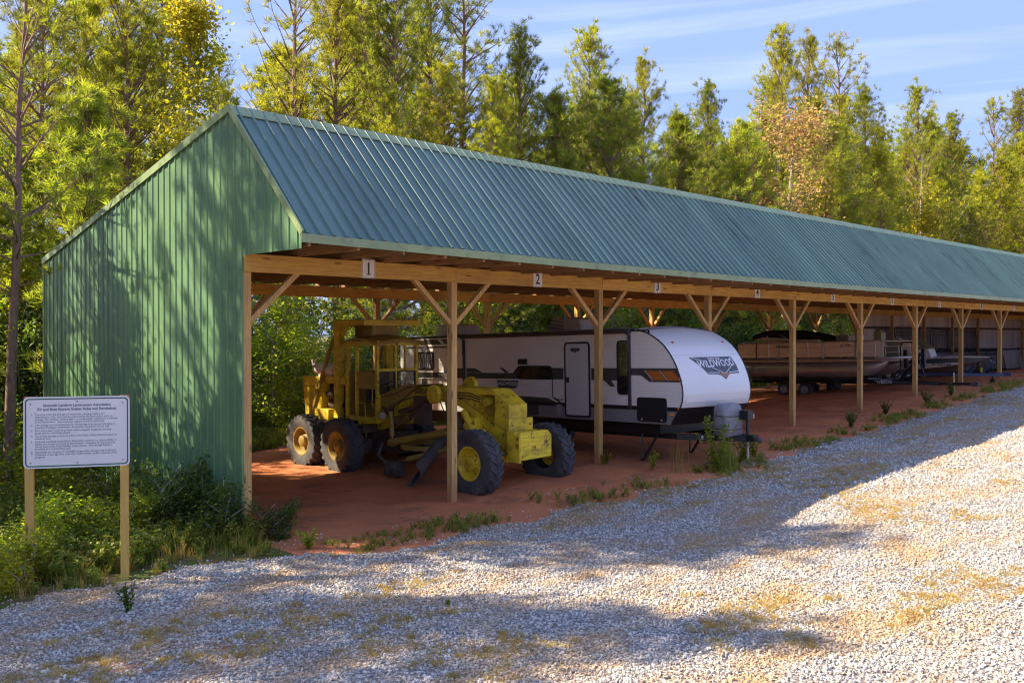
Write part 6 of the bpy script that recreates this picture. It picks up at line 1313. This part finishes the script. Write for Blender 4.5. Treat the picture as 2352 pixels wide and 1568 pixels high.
('SB', 1, 'shrub', 42.62, 30.38, 5.84, 1.18, 'third leafy shrub of the back row behind bay three', 'shrub', 'undergrowth shrubs behind the open bays'),
('SB', 0, 'shrub', 45.93, 30.18, 5.04, 1.14, 'fourth leafy shrub of the back row behind bay three', 'shrub', 'undergrowth shrubs behind the open bays'),
('SB', 1, 'shrub', 48.06, 29.75, 5.25, 1.1, 'leftmost leafy shrub of the back row behind the trailer nose', 'shrub', 'undergrowth shrubs behind the open bays'),
('SB', 3, 'shrub', 51.04, 29.42, 6.37, 1.04, 'leftmost leafy shrub of the back row behind the pontoon stern', 'shrub', 'undergrowth shrubs behind the open bays'),
('SB', 2, 'shrub', 52.87, 30.67, 4.51, 0.9, 'second leafy shrub of the back row behind the trailer nose', 'shrub', 'undergrowth shrubs behind the open bays'),
('SB', 0, 'shrub', 55.28, 29.78, 5.33, 1.18, 'second leafy shrub of the back row behind the pontoon stern', 'shrub', 'undergrowth shrubs behind the open bays'),
('SB', 3, 'shrub', 58.21, 29.32, 6.5, 1.13, 'leafy shrub of the back row behind the pontoon boat', 'shrub', 'undergrowth shrubs behind the open bays'),
('SB', 1, 'shrub', 5.2, 22.5, 2.6, 1.1, 'third leafy shrub of the front row left of the gable wall', 'shrub', 'shrubs left of the gable wall'),
('SB', 2, 'shrub', 6.3, 24.5, 3.6, 1.1, 'fourth leafy shrub of the front row left of the gable wall', 'shrub', 'shrubs left of the gable wall'),
('SB', 3, 'shrub', 7.6, 26, 4, 1.1, 'second leafy shrub of the middle row left of the gable wall', 'shrub', 'shrubs left of the gable wall'),
('SB', 1, 'shrub', 4.4, 19.2, 2.2, 1.1, 'second leafy shrub of the front row left of the gable wall', 'shrub', 'shrubs left of the gable wall'),
('SB', 2, 'shrub', 6.0, 27.5, 4.2, 1.1, 'leftmost leafy shrub of the middle row left of the gable wall', 'shrub', 'shrubs left of the gable wall'),
('SB', 3, 'shrub', 8.6, 25.6, 3.6, 1.1, 'fifth leafy shrub of the front row left of the gable wall', 'shrub', 'shrubs left of the gable wall'),
('SB', 0, 'shrub', 9.5, 30, 5, 1.1, 'fourth leafy shrub of the back row left of the gable wall', 'shrub', 'shrubs left of the gable wall'),
('SB', 0, 'shrub', 8, 33, 5.5, 1.1, 'leftmost leafy shrub of the back row left of the gable wall', 'shrub', 'shrubs left of the gable wall'),
('SB', 2, 'shrub', 5.1, 25.5, 3.5, 1.1, 'leftmost leafy shrub of the front row left of the gable wall', 'shrub', 'shrubs left of the gable wall'),
('SB', 3, 'shrub', 11, 35, 6, 1.1, 'third leafy shrub of the back row left of the gable wall', 'shrub', 'shrubs left of the gable wall'),
('SB', 2, 'shrub', 10.3, 27.5, 4.5, 1.1, 'fourth leafy shrub of the middle row left of the gable wall', 'shrub', 'shrubs left of the gable wall'),
]
for k,i,nm,x,y,h,fat,lab,cat_,grp in TREES:
    pr_=SB[i] if k=='SB' else (PP[k][i] if k in PP else BP[k])
    t=place(pr_,nm,x,y,h,lab,cat_,grp,fat=fat)
    if x<6.2 and 20<y<20.5: t.rotation_euler=(rad(1.5),rad(1.6),0)
# bare trunks seen under the roof
for px_,(x,y,r,h) in enumerate(((10.9,26.0,.22,6.2),(11.35,24.6,.11,6),(13.0,27.5,.08,6),(16.2,28,.10,7),(24.5,27,.09,7),(29.5,26.5,.10,7),(36.5,27.5,.09,7),(19.6,26.2,.06,6),(41.0,27,.1,7))):
    labs=['thick dark pine trunk behind the first bay','slim grey trunk beside the thick one behind the first bay','slim trunk behind the grader canopy','trunk behind the rear air conditioner','trunk in the undergrowth behind the third bay','trunk behind the fourth bay','trunk behind the pontoon boat canopy','thin sapling trunk above the travel trailer roof','trunk left of the closed back wall']
    q=random.Random(px_); t=thing('bare_tree',(x,y,gh(x,y)-.1),'bare '+labs[px_],'tree')
    mb=MB(); pts=[(q.uniform(-.04,.04)*k,q.uniform(-.04,.04)*k,h*k/6) for k in range(7)]; mb.tube(pts,[r*(1-.6*k/6) for k in range(7)],8); link('trunk',mb,BARK if px_==0 else GBARK,t,world=False)
    mb=MB()
    for _ in range(16):
        z=q.uniform(.15,1)*h; a=q.uniform(0,6.28); l=q.uniform(.6,2); p=Vector((0,0,z)); e=p+Vector((math.cos(a)*l,math.sin(a)*l,q.uniform(-.2,.9)*l)); mb.tube([p,p.lerp(e,.5)+Vector((0,0,.08)),e],[.02,.012,.004],3)
    link('branches',mb,GBARK,t,world=False)
# low bushes by the gable and weeds by the trailer
for i,(x,y,h,k,l) in enumerate(((6.75,14.3,1.35,0,'dark leafy bush against the gable wall, tallest, by the corner post'),(6.55,15.5,1.1,0,'dark leafy bush against the gable wall behind the right sign post'),(6.9,13.55,1.15,0,'small dark bush crossing the foot of the corner post'),(5.6,14.6,.9,1,'low green bush in the grass between the two sign posts'),(6.5,17.5,1.5,1,'leafy bush at the foot of the gable wall below the notice board'),(6.6,20.0,1.6,1,'leafy bush at the far left foot of the gable wall'),(4.3,14.3,1.0,1,'bright green bush by the left sign post'),(3.55,12.9,.8,1,'light green weed bush at the lower left corner of the grass'),(7.75,13.1,.7,0,'small leafy bush just inside the shelter by the corner post'))):
    place(LOWB[k],'bush',x,y,h,l,'bush',fat=1.05 if i!=0 else .9)
def weedthing(x,y,h,l,m,n=9,leaf=.07,grass=False,name='weed_clump'):
    mb=MB(); me=weed_mesh(h,n,m,seed=int(x*100),leaf=leaf,per=26) if not grass else blade_mesh(34 if m is DRYG else 130,h,.22,.009,m,.55,seed=int(x*100))
    o=put(name,me,None,(x,y,gh(x,y)-.01)); tag(o,l,'weed'); return o
weedthing(16.55,10.75,1.15,'tall feathery green weed clump left of the travel trailer tongue',PINE2,14,.09)
weedthing(16.75,10.65,.75,'grassy green clump at the foot of the tall feathery weed',GRASS,grass=True,name='grass_clump')
weedthing(17.0,10.75,.65,'grassy clump under the travel trailer tongue',GRASS,grass=True,name='grass_clump')
weedthing(18.1,11.0,.60,'dark leafy weed clump just right of the travel trailer jack',GREEN,16,.06)
weedthing(18.7,11.15,.40,'low leafy weed beside the dark clump right of the jack',GREEN,12,.05)
weedthing(15.9,13.15,.32,'small leafy weed at the foot of the post beside the travel trailer door',GREEN,8,.05)
weedthing(15.95,11.9,.45,'thin weed on the clay between the trailer door post and the gravel',GREEN,7,.05)
weedthing(16.0,11.3,.75,'dry straw coloured stalks on the clay left of the feathery weed',DRYG,grass=True,name='dry_stalks')
weedthing(24.9,11.8,.5,'dark green weed clump right of the fifth post',DARKG,14,.06)
weedthing(28.0,12.2,.5,'green weed clump left of the sixth post base',DARKG,14,.06)
weedthing(30.9,12.1,.5,'green weed clump in front of the pontoon boat',DARKG,14,.06)
weedthing(33.5,12.3,.5,'weed clump in front of the pontoon boat trailer tongue',DARKG,14,.06)
weedthing(4.45,10.75,.48,'small dark weedy seedling standing alone in the gravel below the notice board',DARKG,7,.05)
weedthing(7.7,12.1,.38,'small bright green weed on the clay at the shelter corner',PINE2,7,.06)
weedthing(7.15,8.25,.16,'tiny weed sprouting from the gravel in the lower middle',GREEN,5,.03)
